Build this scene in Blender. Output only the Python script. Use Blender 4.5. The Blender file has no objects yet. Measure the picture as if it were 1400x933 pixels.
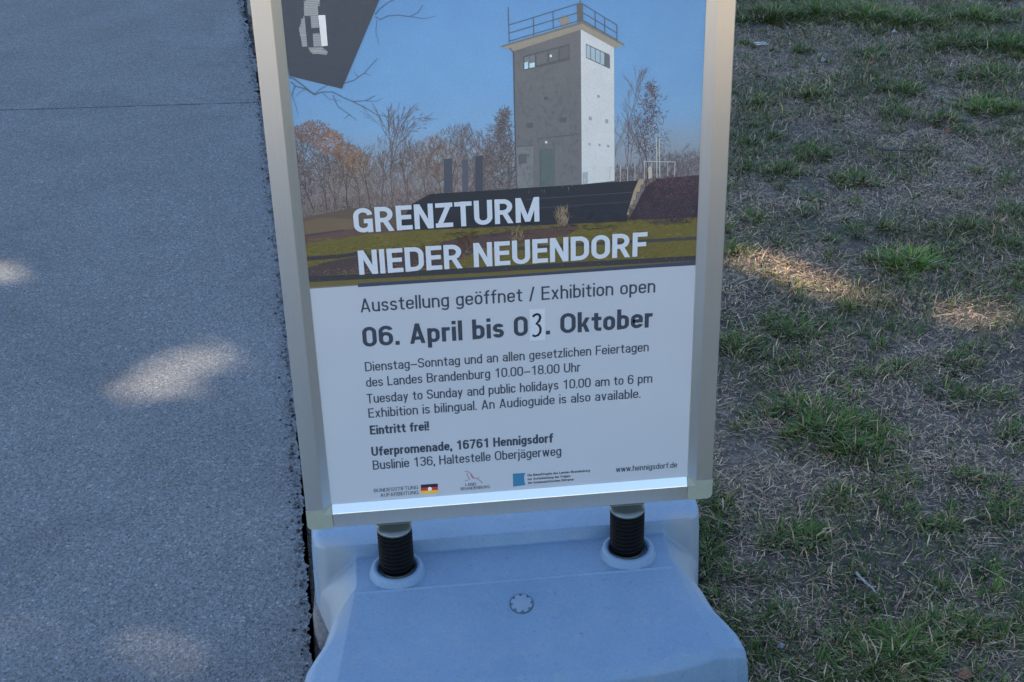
import bpy, bmesh, math, random
import numpy as np
from mathutils import Vector, Matrix

random.seed(7)
rng = np.random.default_rng(11)
C = bpy.context.scene.collection
scene = bpy.context.scene

# ---------------------------------------------------------------- camera
cam = bpy.data.cameras.new("camera")
cam.sensor_fit = 'HORIZONTAL'
cam.sensor_width = 36.0
cam.lens = 36.0 * 2000.0 / 1400.0
cam.clip_start = 0.05
cam.clip_end = 2000
cam_o = bpy.data.objects.new("camera", cam)
C.objects.link(cam_o)
_yaw, _pitch, _roll = -0.0915128, 0.4967077, -0.0266397
cam_o.matrix_world = (Matrix.Translation((-0.170158, -1.933694, 1.599968)) @ Matrix.Rotation(_yaw, 4, 'Z')
                      @ Matrix.Rotation(math.pi / 2 - _pitch, 4, 'X') @ Matrix.Rotation(_roll, 4, 'Z'))
scene.camera = cam_o

# ---------------------------------------------------------------- sky, sun, exposure
SUN_EL = math.radians(40)
SUN_AZ = math.radians(-48)          # clockwise from +Y: the sun stands beyond the sign, to the left
S = Vector((math.sin(SUN_AZ) * math.cos(SUN_EL), math.cos(SUN_AZ) * math.cos(SUN_EL), math.sin(SUN_EL)))
world = bpy.data.worlds.new("World")
scene.world = world
world.use_nodes = True
wn = world.node_tree
bg = wn.nodes['Background']
sky = wn.nodes.new('ShaderNodeTexSky')
sky.sky_type = 'NISHITA'
sky.sun_disc = False
sky.sun_elevation = SUN_EL
sky.sun_rotation = SUN_AZ
sky.air_density = 1.0
sky.dust_density = 0.4
sky.ozone_density = 2.5
wn.links.new(sky.outputs[0], bg.inputs[0])
bg.inputs[1].default_value = 0.10
sun = bpy.data.lights.new("sun", 'SUN')
sun.energy = 4.5
sun.angle = math.radians(0.53)
sun.color = (1.0, 0.82, 0.60)
sun_o = bpy.data.objects.new("sun", sun)
C.objects.link(sun_o)
sun_o.rotation_euler = S.to_track_quat('Z', 'Y').to_euler()
sun_o.location = (-8, 8, 12)
vs = scene.view_settings
scene.display_settings.display_device = 'sRGB'
vs.view_transform = 'Standard'
vs.look = 'None'
vs.gamma = 1.0
vs.use_curve_mapping = False
vs.exposure = 1.78

# ---------------------------------------------------------------- measured layout: poster millimetres, ground metres
TEXT=[
  ('GRENZTURM',-216.0,737.8,269.2,38.7,2,'w'), #dz 0.9
  ('NIEDER NEUENDORF',-213.7,670.9,426.5,39.1,2,'w'), #dz 0.0
  ('Ausstellung geöffnet / Exhibition open',-216.0,608.5,442.8,22.7,0,'g'), #dz 1.5
  ('06. April bis 0',-216.7,549.8,249.5,34.1,1,'g'), #dz 0.2
  ('.',60.1,549.4,6.7,34.5,1,'g'), #dz 0.0
  ('Oktober',82.0,549.3,141.8,34.5,1,'g'), #dz 0.6
  ('Dienstag–Sonntag und an allen gesetzlichen Feiertagen',-216.2,507.8,435.1,16.3,0,'g'), #dz -1.1
  ('des Landes Brandenburg 10.00–18.00 Uhr',-216.6,480.6,329.5,16.5,0,'g'), #dz 1.3
  ('Tuesday to Sunday and public holidays 10.00 am to 6 pm',-217.4,451.5,443.1,16.7,0,'g'), #dz -0.6
  ('Exhibition is bilingual. An Audioguide is also available.',-217.0,425.5,424.7,16.9,0,'g'), #dz -0.3
  ('Eintritt frei!',-216.6,394.8,91.4,16.7,1,'g'), #dz -0.9
  ('Uferpromenade, 16761 Hennigsdorf',-217.0,355.3,285.9,17.1,1,'g'), #dz 0.8
  ('Buslinie 136, Haltestelle Oberjägerweg',-216.6,329.8,298.4,17.3,0,'g'), #dz 0.7
  ('www.hennigsdorf.de',170.2,289.5,99.8,11.0,0,'g'), #dz -0.8
  ('BUNDESSTIFTUNG',-218.5,287.0,70.6,6.8,0,'g'), #dz 0.7
  ('AUFARBEITUNG',-208.5,277.4,60.2,6.8,0,'g'), #dz -0.6
  ('LAND',-72.7,285.4,17.2,5.5,0,'g'), #dz -0.7
  ('BRANDENBURG',-80.4,278.1,46.6,5.5,0,'g'), #dz 0.4
  ('Die Beauftragte des Landes Brandenburg',27.3,294.6,100.5,4.6,1,'g'), #dz 0.4
  ('zur Aufarbeitung der Folgen',27.1,287.2,69.2,4.6,1,'g'), #dz -0.1
  ('der kommunistischen Diktatur',27.6,279.9,74.3,4.7,1,'g'), #dz -0.3
]
PIC=[
  ('S',[(-293.9, 1139.0), (316.8, 1157.8)],()), #skyz
  ('S',[(-299.5, 787.7), (292.3, 770.7)],()), #skyh
  ('S',[(-287.5, 655.9), (287.5, 650.6)],()), #photo_bottom
  ('S',[(-288.2, 270.9), (289.3, 271.6)],()), #poster_in
  ('P',[(-297.5, 765.0), (-217.5, 776.5), (-134.2, 773.1), (-92.1, 773.7), (13.1, 755.1), (293.4, 741.7), (295.5, 688.6), (-301.8, 719.3)],(92, 85, 86)), #bank
  ('P',[(-296.5, 730.5), (-231.2, 735.1), (-136.0, 740.0), (12.4, 728.5), (109.2, 728.8), (190.4, 730.1), (293.7, 733.5), (297.0, 649.3), (-292.8, 656.0)],(98, 94, 66)), #grass
  ('P',[(-295.5, 742.0), (-272.4, 742.6), (-195.8, 744.2), (-136.0, 740.0), (-134.2, 734.1), (-196.5, 735.0), (-231.5, 730.5), (-292.8, 725.6)],(92, 78, 82)), #path1
  ('P',[(-297.1, 758.1), (-260.1, 764.7), (-213.6, 759.2), (-209.4, 745.1), (-262.0, 741.9), (-295.7, 739.7)],(104, 94, 88)), #straw
  ('P',[(-293.6, 739.5), (-230.4, 744.3), (-228.5, 741.9), (-293.9, 736.1)],(75, 72, 84)), #edge0
  ('P',[(-30.9, 710.5), (12.3, 722.7), (38.1, 725.5), (109.2, 727.6), (111.4, 721.6), (92.9, 712.3), (33.4, 704.8), (-31.2, 702.3)],(86, 74, 78)), #bed1
  ('P',[(-90.6, 714.8), (-41.2, 721.8), (17.7, 724.6), (11.8, 701.6), (-52.8, 699.2), (-106.3, 700.7)],(82, 72, 80)), #bed2
  ('P',[(-287.3, 704.9), (-235.6, 705.3), (-201.5, 708.7), (-199.8, 702.7), (-236.1, 699.4), (-286.8, 698.4)],(64, 63, 74)), #log1
  ('P',[(-286.7, 687.8), (-255.5, 695.0), (-210.5, 701.1), (-138.1, 704.1), (-68.6, 706.2), (-36.6, 700.4), (-53.1, 689.8), (-96.8, 674.0), (-225.3, 673.9), (-286.9, 673.7)],(74, 68, 78)), #bed3
  ('P',[(16.1, 699.0), (98.3, 699.0), (295.2, 696.3), (295.4, 691.0), (98.3, 693.7), (15.9, 692.5)],(70, 71, 80)), #edge1
  ('P',[(-291.2, 674.0), (-214.8, 671.9), (-97.0, 671.0), (11.0, 669.1), (296.4, 665.2), (296.8, 656.1), (10.9, 660.7), (-215.6, 660.1), (-292.2, 662.2)],(60, 63, 76)), #edge2
  ('P',[(-292.1, 664.0), (-97.4, 661.5), (10.8, 660.1), (296.7, 657.3), (296.8, 655.5), (10.7, 652.3), (-217.0, 655.4), (-292.8, 656.0)],(98, 94, 68)), #strip
  ('P',[(-216.4, 656.6), (10.7, 654.1), (296.7, 656.7), (297.0, 650.4), (10.6, 649.9), (-216.9, 650.6)],(62, 70, 96)), #edge3
  ('P',[(-81.6, 842.4), (-70.2, 842.8), (-72.4, 791.6), (-83.9, 791.2)],(74, 82, 100)), #pillar1
  ('P',[(-55.8, 839.6), (-47.4, 840.2), (-49.3, 791.2), (-57.7, 790.6)],(84, 90, 108)), #pillar2
  ('P',[(-36.9, 843.9), (-26.5, 844.4), (-28.3, 790.9), (-38.8, 790.5)],(70, 78, 96)), #pillar3
  ('P',[(-157.3, 736.9), (-143.5, 756.6), (-130.8, 776.7), (-103.9, 790.9), (13.9, 790.4), (20.3, 791.5), (198.4, 791.8), (195.0, 777.2), (189.9, 760.3), (184.7, 743.3), (181.7, 728.4), (93.8, 730.3), (-30.2, 733.8), (-93.9, 734.8)],(53, 58, 71)), #wall
  ('L1.0',[(34.7, 773.1), (192.9, 773.9)],(70, 78, 100)), #wl1
  ('L1.0',[(34.4, 758.2), (189.9, 759.2)],(66, 75, 98)), #wl2
  ('L0.9',[(-92.4, 768.0), (186.9, 744.3)],(50, 60, 84)), #wl3
  ('P',[(198.3, 792.9), (206.5, 793.5), (205.6, 785.6), (201.3, 784.8), (200.4, 774.5), (195.0, 773.7), (194.2, 762.3), (190.4, 761.4), (189.5, 751.1), (185.7, 750.2), (184.3, 738.7), (181.6, 738.9), (184.6, 750.3), (188.2, 763.9), (191.8, 777.4)],(150, 138, 128)), #stair
  ('P',[(183.8, 730.6), (193.3, 748.5), (202.6, 769.8), (212.0, 784.0), (225.8, 792.2), (243.0, 792.8), (259.1, 793.5), (275.2, 793.5), (293.5, 794.6), (296.2, 727.5), (228.4, 728.7)],(62, 58, 72)), #hedge
  ('P',[(19.7, 994.0), (113.8, 1019.6), (115.2, 791.0), (20.3, 791.1)],(104, 108, 121)), #lface
  ('P',[(113.8, 1019.6), (160.1, 991.4), (162.9, 793.5), (115.2, 791.0)],(186, 193, 210)), #rface
  ('P',[(21.7, 854.5), (45.7, 855.2), (44.6, 791.2), (20.3, 791.1)],(114, 119, 132)), #annex
  ('L2.0',[(21.7, 854.5), (45.1, 855.3)],(92, 98, 114)), #annextop
  ('P',[(53.9, 848.1), (76.4, 848.9), (76.4, 791.5), (53.6, 791.7)],(90, 102, 112)), #door
  ('L1.0',[(56.0, 846.9), (55.2, 792.2)],(76, 90, 104)), #doorl
  ('L1.2',[(53.1, 864.6), (113.7, 868.0)],(88, 93, 108)), #line1
  ('L0.8',[(20.7, 903.5), (113.7, 904.4)],(100, 106, 122)), #line2
  ('L0.7',[(21.4, 933.3), (112.7, 944.9)],(101, 107, 123)), #line3
  ('P',[(24.0, 842.3), (36.0, 843.2), (35.8, 828.8), (24.2, 828.4)],(92, 98, 112)), #awin
  ('P',[(62.4, 860.2), (65.6, 860.6), (66.0, 857.3), (62.9, 856.9)],(200, 205, 215)), #lamp
  ('P',[(33.7, 986.0), (98.4, 1000.0), (98.5, 976.7), (34.1, 965.2)],(88, 92, 104)), #lwin
  ('P',[(35.7, 983.9), (49.9, 986.9), (49.6, 971.4), (35.4, 968.6)],(112, 120, 136)), #lpane
  ('P',[(52.4, 987.5), (67.1, 990.7), (66.9, 974.7), (52.2, 971.9)],(104, 108, 120)), #lpane
  ('P',[(69.7, 991.2), (82.4, 993.9), (82.2, 977.7), (69.5, 975.2)],(100, 106, 122)), #lpane
  ('P',[(84.9, 994.5), (97.1, 997.1), (97.0, 980.6), (84.8, 978.2)],(96, 100, 116)), #lpane
  ('P',[(35.5, 976.6), (40.6, 977.9), (40.4, 968.0), (35.3, 967.2)],(170, 205, 235)), #lblue
  ('P',[(42.6, 975.2), (49.7, 976.3), (49.6, 969.5), (42.5, 968.4)],(170, 205, 235)), #lblue2
  ('P',[(70.6, 985.5), (73.2, 985.9), (73.6, 982.7), (71.1, 982.4)],(225, 225, 220)), #llight
  ('P',[(120.9, 998.7), (154.4, 981.3), (154.8, 960.9), (121.2, 978.5)],(96, 104, 122)), #rwin
  ('P',[(121.9, 996.7), (127.0, 994.0), (127.0, 976.9), (121.9, 979.6)],(150, 172, 196)), #rpane
  ('P',[(128.0, 993.5), (133.6, 990.6), (133.7, 973.5), (128.1, 976.4)],(150, 172, 196)), #rpane
  ('P',[(134.7, 990.1), (140.3, 987.2), (140.4, 970.0), (134.7, 972.9)],(150, 172, 196)), #rpane
  ('P',[(141.3, 986.6), (146.4, 984.0), (146.5, 966.8), (141.4, 969.4)],(150, 172, 196)), #rpane
  ('P',[(62.2, 925.8), (67.4, 926.4), (67.3, 921.6), (62.2, 921.0)],(86, 92, 106)), #vent
  ('P',[(37.9, 888.7), (46.2, 889.0), (46.1, 882.0), (37.8, 881.6)],(86, 92, 106)), #vent
  ('P',[(83.6, 894.0), (92.9, 894.3), (92.9, 887.2), (83.5, 887.0)],(86, 92, 106)), #vent
  ('P',[(137.0, 924.4), (140.6, 923.6), (140.6, 919.9), (137.0, 920.8)],(140, 148, 166)), #vent
  ('P',[(125.1, 894.0), (129.3, 893.1), (129.3, 887.2), (125.2, 888.1)],(140, 148, 166)), #vent
  ('P',[(148.6, 888.2), (152.8, 887.3), (152.8, 881.4), (148.7, 882.3)],(140, 148, 166)), #vent
  ('P',[(124.7, 854.1), (127.8, 853.3), (127.8, 849.5), (124.7, 850.4)],(140, 148, 166)), #vent
  ('P',[(138.9, 852.1), (142.0, 851.3), (142.1, 847.5), (138.9, 848.4)],(140, 148, 166)), #vent
  ('P',[(151.5, 849.7), (154.7, 848.8), (154.7, 845.1), (151.6, 845.9)],(140, 148, 166)), #vent
  ('P',[(116.3, 809.6), (123.7, 810.2), (123.7, 791.6), (116.3, 791.2)],(150, 160, 180)), #box
  ('P',[(3.3, 1001.9), (116.9, 1028.6), (173.9, 994.3), (161.2, 990.3), (114.3, 1019.1), (20.2, 993.5)],(140, 136, 136)), #roofu
  ('P',[(3.3, 1001.9), (116.9, 1030.1), (174.4, 995.0), (173.9, 992.9), (116.4, 1026.8), (4.8, 1000.0)],(112, 112, 118)), #rooft
  ('L1.2',[(15.8, 998.4), (20.7, 991.9), (20.3, 910.0), (20.3, 791.1)],(80, 86, 100)), #pipe
  ('P',[(83.7, 1031.4), (86.2, 1037.3), (89.8, 1039.7), (94.8, 1038.4), (98.8, 1033.6), (98.2, 1028.6), (94.7, 1028.8), (94.7, 1024.7), (87.1, 1024.1), (86.7, 1028.2)],(132, 132, 136)), #siren
  ('L1.0',[(14.9, 1055.2), (15.3, 1006.1)],(80, 92, 116)), #post
  ('L1.0',[(49.0, 1038.3), (49.0, 1013.9)],(80, 92, 116)), #post
  ('L1.0',[(75.8, 1045.9), (75.9, 1021.7)],(80, 92, 116)), #post
  ('L1.0',[(133.5, 1042.4), (133.9, 1019.5)],(80, 92, 116)), #post
  ('L1.0',[(146.7, 1033.6), (147.1, 1010.6)],(80, 92, 116)), #post
  ('L1.0',[(163.7, 1022.5), (164.2, 1000.5)],(80, 92, 116)), #post
  ('L1.0',[(112.9, 1066.0), (113.2, 1055.0)],(80, 92, 116)), #post
  ('P',[(108.4, 1054.3), (116.4, 1055.9), (116.9, 1030.6), (109.3, 1029.0)],(96, 98, 104)), #postm
  ('L1.1',[(15.6, 1030.5), (113.9, 1055.8)],(84, 98, 124)), #rail
  ('L1.1',[(15.6, 1019.3), (113.9, 1043.4)],(84, 98, 124)), #rail
  ('L1.1',[(15.5, 1008.1), (109.8, 1031.0)],(84, 98, 124)), #rail
  ('L1.1',[(115.9, 1054.4), (163.7, 1022.5)],(84, 98, 124)), #rail
  ('L1.1',[(116.4, 1042.3), (164.0, 1011.3)],(84, 98, 124)), #rail
  ('L1.1',[(116.9, 1031.6), (164.1, 1001.5)],(84, 98, 124)), #rail
  ('L1.1',[(204.9, 821.2), (250.8, 817.2)],(165, 172, 182)), #fence
  ('L1.0',[(205.9, 820.6), (206.5, 792.4)],(165, 172, 182)), #fence
  ('L1.0',[(250.8, 817.2), (250.4, 796.3)],(165, 172, 182)), #fence
  ('L0.7',[(216.6, 819.9), (217.2, 795.1)],(165, 172, 182)), #fence
  ('L0.7',[(228.4, 819.2), (228.9, 796.6)],(165, 172, 182)), #fence
  ('L0.7',[(240.1, 818.4), (240.7, 796.9)],(165, 172, 182)), #fence
  ('L1.3',[(222.7, 856.3), (224.7, 794.6)],(165, 172, 182)), #fence
  ('L1.3',[(226.9, 854.9), (228.9, 795.4)],(165, 172, 182)), #fence
  ('L0.8',[(181.6, 814.3), (181.9, 791.7)],(165, 172, 182)), #fence
  ('L0.8',[(170.9, 817.3), (171.2, 791.3)],(165, 172, 182)), #fence
  ('L0.8',[(192.1, 818.1), (192.6, 792.2)],(165, 172, 182)), #fence
  ('L0.8',[(156.0, 816.0), (155.7, 795.7)],(165, 172, 182)), #fence
  ('P',[(211.5, 811.3), (215.2, 813.3), (216.9, 808.7), (217.2, 795.1), (212.4, 793.1)],(170, 165, 160)), #figure
  ('P',[(-293.9, 1139.0), (-133.1, 1131.2), (-157.0, 1075.0), (-216.6, 954.1), (-285.7, 976.3)],(66, 74, 92)), #banner
  ('P',[(-257.4, 1075.3), (-251.6, 1080.9), (-234.8, 1080.0), (-239.5, 1069.5), (-240.1, 1057.6), (-240.6, 1040.7), (-250.3, 1040.8), (-249.8, 1057.2), (-258.5, 1057.8)],(122, 130, 146)), #em1
  ('P',[(-258.9, 1058.6), (-267.4, 1040.7), (-264.1, 1015.7), (-258.4, 1016.1), (-258.2, 1055.6)],(122, 130, 146)), #em2
  ('P',[(-249.4, 1033.2), (-240.2, 1033.5), (-239.3, 1015.2), (-249.9, 1015.4)],(122, 130, 146)), #em3
  ('P',[(-257.5, 1014.5), (-238.9, 1014.5), (-231.1, 1007.0), (-233.5, 1002.6), (-254.3, 1007.2)],(122, 130, 146)), #em4
  ('P',[(-240.1, 1057.6), (-230.7, 1057.5), (-230.9, 1015.5), (-239.1, 1015.1)],(205, 208, 226)), #emw
  ('P',[(35.8, 594.9), (59.5, 594.0), (59.2, 540.6), (35.1, 540.8)],(186, 196, 214)), #sticker
  ('L2.6',[(40.6, 581.6), (43.4, 584.7), (47.3, 585.9), (50.7, 583.9), (51.7, 579.5), (49.9, 574.0), (45.9, 569.3), (49.8, 566.5), (51.9, 561.3), (51.4, 554.5), (47.8, 549.7), (43.3, 548.2), (39.5, 550.4)],(40, 46, 62)), #three
  ('P',[(-143.5, 294.6), (-116.4, 294.3), (-116.6, 288.3), (-143.7, 288.9)],(44, 48, 70)), #fblack
  ('P',[(-143.7, 288.9), (-116.6, 288.3), (-116.6, 282.3), (-143.9, 282.9)],(170, 62, 72)), #fred
  ('P',[(-143.9, 282.9), (-116.6, 282.3), (-116.8, 276.1), (-144.0, 276.9)],(206, 168, 70)), #fgold
  ('P',[(-126.4, 285.0), (-127.0, 283.2), (-128.2, 281.9), (-129.8, 281.6), (-131.3, 282.2), (-132.4, 283.7), (-132.7, 285.6), (-132.2, 287.5), (-131.0, 288.8), (-129.4, 289.1), (-127.8, 288.4), (-126.8, 287.0)],(214, 216, 222)), #fdot
  ('L0.9',[(-73.2, 313.6), (-69.0, 313.7), (-63.4, 308.6), (-58.8, 300.3), (-55.4, 299.0), (-49.6, 299.4)],(138, 84, 100)), #eagle
  ('L0.9',[(-69.1, 310.3), (-68.5, 304.2), (-65.5, 298.9), (-68.0, 296.7), (-73.1, 295.6)],(138, 84, 100)), #eagle
  ('L0.9',[(-54.6, 297.9), (-49.7, 294.5), (-44.9, 288.1)],(138, 84, 100)), #eagle
  ('L0.9',[(-63.4, 308.6), (-62.5, 302.8), (-58.6, 298.3)],(138, 84, 100)), #eagle
  ('P',[(3.7, 302.0), (24.2, 301.6), (22.1, 297.1), (21.7, 291.9), (22.5, 283.0), (23.8, 278.4), (3.7, 277.2)],(62, 112, 160)), #bsq
  ('L1.8',[(-285.9, 974.2), (-280.2, 971.8), (-269.2, 961.9), (-259.1, 951.9), (-253.5, 948.5)],(84, 96, 124)), #twig
  ('L1.4',[(-284.5, 968.0), (-279.1, 961.4), (-265.7, 956.5), (-254.6, 947.5), (-244.3, 951.1), (-229.4, 950.2), (-215.1, 941.0), (-203.5, 935.0), (-185.4, 935.0), (-171.9, 941.6)],(84, 96, 124)), #twig
  ('L1.0',[(-254.5, 948.5), (-245.9, 955.3), (-237.6, 959.0), (-231.3, 963.8)],(84, 96, 124)), #twig
  ('L1.0',[(-203.5, 935.0), (-186.2, 924.5), (-171.8, 914.1), (-155.8, 909.9)],(84, 96, 124)), #twig
  ('L0.8',[(-229.7, 946.0), (-224.1, 928.9), (-209.0, 916.3), (-199.6, 907.2)],(84, 96, 124)), #twig
  ('L0.8',[(-209.0, 916.3), (-217.5, 910.5)],(84, 96, 124)), #twig
  ('L1.0',[(-213.5, 961.2), (-199.3, 965.1), (-184.6, 974.6), (-173.9, 985.3), (-165.4, 994.1)],(84, 96, 124)), #twig
  ('L0.7',[(-193.0, 968.9), (-198.4, 977.5)],(84, 96, 124)), #twig
  ('L0.7',[(-184.6, 974.6), (-176.0, 970.0)],(84, 96, 124)), #twig
  ('L1.3',[(-164.2, 1054.6), (-156.9, 1062.2), (-146.6, 1069.6), (-136.6, 1074.0)],(84, 96, 124)), #twig
  ('L1.1',[(-164.4, 1051.6), (-157.9, 1047.3), (-147.8, 1051.8), (-133.1, 1052.0), (-118.5, 1049.2), (-106.4, 1054.5), (-100.0, 1064.2)],(84, 96, 124)), #twig
  ('L0.6',[(-118.5, 1049.2), (-99.0, 1045.2), (-83.1, 1048.3)],(84, 96, 124)), #twig
  ('L0.6',[(-162.8, 1047.6), (-165.0, 1029.6), (-162.0, 1014.3)],(84, 96, 124)), #twig
  ('L0.6',[(-281.1, 961.5), (-284.5, 947.2), (-280.9, 932.3), (-279.1, 919.5)],(84, 96, 124)), #twig
  ('L0.6',[(-279.1, 961.4), (-288.7, 944.3)],(84, 96, 124)), #twig
  ('L0.6',[(-265.7, 956.5), (-274.0, 952.8), (-280.5, 946.9)],(84, 96, 124)), #twig
  ('L0.6',[(-185.4, 935.0), (-170.5, 933.1), (-161.1, 937.8)],(84, 96, 124)), #twig
  ('L0.6',[(-244.3, 951.1), (-235.2, 940.1), (-219.4, 937.0)],(84, 96, 124)), #twig
]
TUFTS=[(1.14, 1.287, 0.065, 1.8, 1.5),(0.748, 0.961, 0.043, 1, 0.7),(0.717, 1.01, 0.036, 0.8, 0.5),(0.71, 0.525, 0.087, 1.1, 0.85),(0.66, 0.619, 0.06, 0.7, 0.6),(0.743, 0.437, 0.058, 0.8, 0.6),(0.632, -0.137, 0.063, 1.2, 0.85),(0.573, -0.166, 0.054, 0.9, 0.7),(0.714, -0.083, 0.042, 0.8, 0.6),(1.376, 3.476, 0.122, 1.3, 0.6),(1.554, 3.494, 0.137, 1.3, 0.7),(1.729, 3.41, 0.135, 1.3, 1.05),(1.874, 3.332, 0.132, 1, 0.8),(2.105, 3.339, 0.146, 0.9, 0.8),(2.093, 2.963, 0.125, 0.9, 0.7),(1.915, 2.658, 0.096, 0.8, 0.7),(1.891, 2.999, 0.1, 0.6, 0.6),(1.068, 2.504, 0.051, 1, 0.6),(1.113, 2.035, 0.055, 1, 0.6),(0.979, 1.91, 0.062, 1, 0.6),(1.178, 1.821, 0.056, 1, 0.7),(1.572, 2.549, 0.052, 1.1, 0.7),(1.749, 2.337, 0.072, 1.2, 1.15),(1.83, 2.302, 0.045, 1, 1),(1.571, 2.926, 0.055, 0.9, 0.5),(1.25, 2.545, 0.066, 0.7, 0.6),(1.471, 2.329, 0.059, 0.8, 0.6),(1.581, 2.242, 0.059, 0.8, 0.6),(1.612, 2.138, 0.043, 0.6, 0.6),(1.983, 3.028, 0.102, 0.7, 0.6),(0.706, 1.398, 0.037, 1, 0.5),(0.604, 0.901, 0.04, 0.9, 0.6),(0.851, 0.747, 0.026, 0.7, 0.7),(0.791, 0.661, 0.021, 0.7, 0.7),(0.552, 0.163, 0.035, 1, 0.7),(0.501, 0.175, 0.029, 0.7, 0.6),(0.36, 0.15, 0.029, 0.9, 0.6),(0.423, 0.302, 0.024, 0.7, 0.6),(0.388, 0.213, 0.021, 0.8, 0.6),(0.397, 0.08, 0.026, 0.6, 0.6),(0.819, 0.181, 0.021, 1, 0.8),(0.934, 0.207, 0.032, 0.9, 0.7),(0.84, 0.041, 0.028, 0.6, 0.6),(0.754, -0.111, 0.03, 0.8, 0.7),(0.801, -0.132, 0.029, 0.6, 0.6),(0.436, -0.045, 0.026, 0.6, 0.6),(1.142, 1.492, 0.034, 0.4, 0.6),(1.349, 1.459, 0.049, 0.6, 0.6),(1.509, 1.532, 0.046, 0.8, 0.6),(1.052, 1.459, 0.037, 0.5, 0.6),(0.813, 1.593, 0.038, 0.6, 0.6),(1.407, 1.357, 0.037, 0.4, 0.6),(0.992, 0.663, 0.045, 0.4, 0.4),(1.042, 0.625, 0.045, 0.5, 0.4),(0.963, 0.763, 0.039, 0.3, 0.5),(1.074, 0.473, 0.029, 0.6, 0.6),(1.05, 1.301, 0.026, 0.8, 0.8),(1.244, 1.337, 0.025, 0.7, 0.7),(0.796, 0.484, 0.044, 0.6, 0.7),(0.654, 0.295, 0.041, 0.5, 0.6),(0.747, 0.233, 0.034, 0.5, 0.6),(0.477, -0.162, 0.036, 0.5, 0.6),(0.546, -0.098, 0.03, 0.6, 0.6)]
BITS=[(0.615, 0.02, 0.045, 60, 'twig'),(1.333, 1.962, 0.122, 8, 'stick'),(1.227, 3.121, 0.052, -4, 'straw'),(1.223, 3.086, 0.046, -3, 'straw'),(1.555, 2.135, 0.03, -10, 'leafo'),(1.552, 2.837, 0.029, 0, 'leafo'),(1.03, 1.214, 0.028, 5, 'leafb'),(0.592, 0.57, 0.023, -10, 'leafb'),(0.844, 0.003, 0.011, 0, 'fruit'),(0.7, -0.217, 0.03, 10, 'leafo'),(0.429, -0.107, 0.017, 0, 'leafg'),(0.65, 0.281, 0.016, -30, 'leafb'),(1.747, 3.191, 0.026, 40, 'leafp'),(1.387, 2.883, 0.03, -30, 'leafg')]
SUN=[(-0.617, 1.047, 0.012, 0.3),(-0.589, 1.064, 0.009, 0.3),(-0.648, 1.024, 0.01, 0.3),(-0.67, 0.976, 0.005, 0.2),(-0.648, 0.92, 0.01, 0.3),(-0.691, 0.904, 0.011, 0.3),(-0.732, 0.904, 0.008, 0.3),(-0.768, 0.915, 0.006, 0.3),(-1.154, 1.567, 0.022, 0.4),(-1.199, 1.574, 0.042, 0.6),(-1.675, 4.237, 0.092, 0.4),(-0.791, 0.061, 0.005, 0.2),(-0.588, 0.006, 0.01, 0.4),(0.804, 1.304, 0.043, 0.5),(0.758, 1.273, 0.022, 0.4),(0.885, 1.162, 0.035, 0.5),(1.191, 0.983, 0.022, 0.2),(1.139, 0.961, 0.013, 0.2)]
EMB=[(-257.4, -236.4, 1070.4, 1078.2), (-258.4, -239.6, 1059.1, 1069.5), (-250.7, -240.4, 1041.8, 1056.2), (-263.7, -258.3, 1044.0, 1053.6), (-266.7, -258.2, 1032.1, 1043.7), (-265.6, -258.1, 1017.0, 1031.7), (-249.5, -238.9, 1016.1, 1032.1), (-255.0, -239.0, 1009.3, 1013.0), (-252.4, -233.5, 1005.6, 1008.1)]
GAPK=0.54

# ---------------------------------------------------------------- helpers
def tag(o, label=None, cat=None, group=None, kind=None):
    if label: o['label'] = label
    if cat: o['category'] = cat
    if group: o['group'] = group
    if kind: o['kind'] = kind
    return o

def empty(name, loc=(0, 0, 0)):
    o = bpy.data.objects.new(name, None)
    o.empty_display_size = 0.1
    C.objects.link(o)
    o.location = loc
    return o

def link(name, me, mat, parent=None, smooth=False):
    o = bpy.data.objects.new(name, me)
    C.objects.link(o)
    if mat is not None:
        me.materials.append(mat)
    if smooth:
        me.polygons.foreach_set('use_smooth', [True] * len(me.polygons))
    if parent is not None:
        o.parent = parent
    return o

def from_bm(name, bm, mat, parent=None, smooth=False, recalc=True):
    me = bpy.data.meshes.new(name)
    if recalc:
        bmesh.ops.recalc_face_normals(bm, faces=bm.faces)
    bm.to_mesh(me)
    bm.free()
    return link(name, me, mat, parent, smooth)

def np_mesh(name, verts, quads, cols=None):
    me = bpy.data.meshes.new(name)
    verts = np.asarray(verts, dtype=np.float32)
    quads = np.asarray(quads, dtype=np.int32)
    n, k = quads.shape
    me.vertices.add(len(verts))
    me.vertices.foreach_set('co', verts.ravel())
    me.loops.add(n * k)
    me.loops.foreach_set('vertex_index', quads.ravel())
    me.polygons.add(n)
    me.polygons.foreach_set('loop_start', np.arange(0, n * k, k, dtype=np.int32))
    me.update(calc_edges=True)
    if cols is not None:
        ca = me.color_attributes.new('Col', 'FLOAT_COLOR', 'POINT')
        c4 = np.ones((len(verts), 4), dtype=np.float32)
        c4[:, :3] = cols
        ca.data.foreach_set('color', c4.ravel())
    me.validate()
    return me

def bm_box(bm, x0, x1, y0, y1, z0, z1):
    v = [bm.verts.new(p) for p in ((x0, y0, z0), (x1, y0, z0), (x1, y1, z0), (x0, y1, z0),
                                   (x0, y0, z1), (x1, y0, z1), (x1, y1, z1), (x0, y1, z1))]
    for f in ((0, 3, 2, 1), (4, 5, 6, 7), (0, 1, 5, 4), (1, 2, 6, 5), (2, 3, 7, 6), (3, 0, 4, 7)):
        bm.faces.new([v[i] for i in f])

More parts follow.
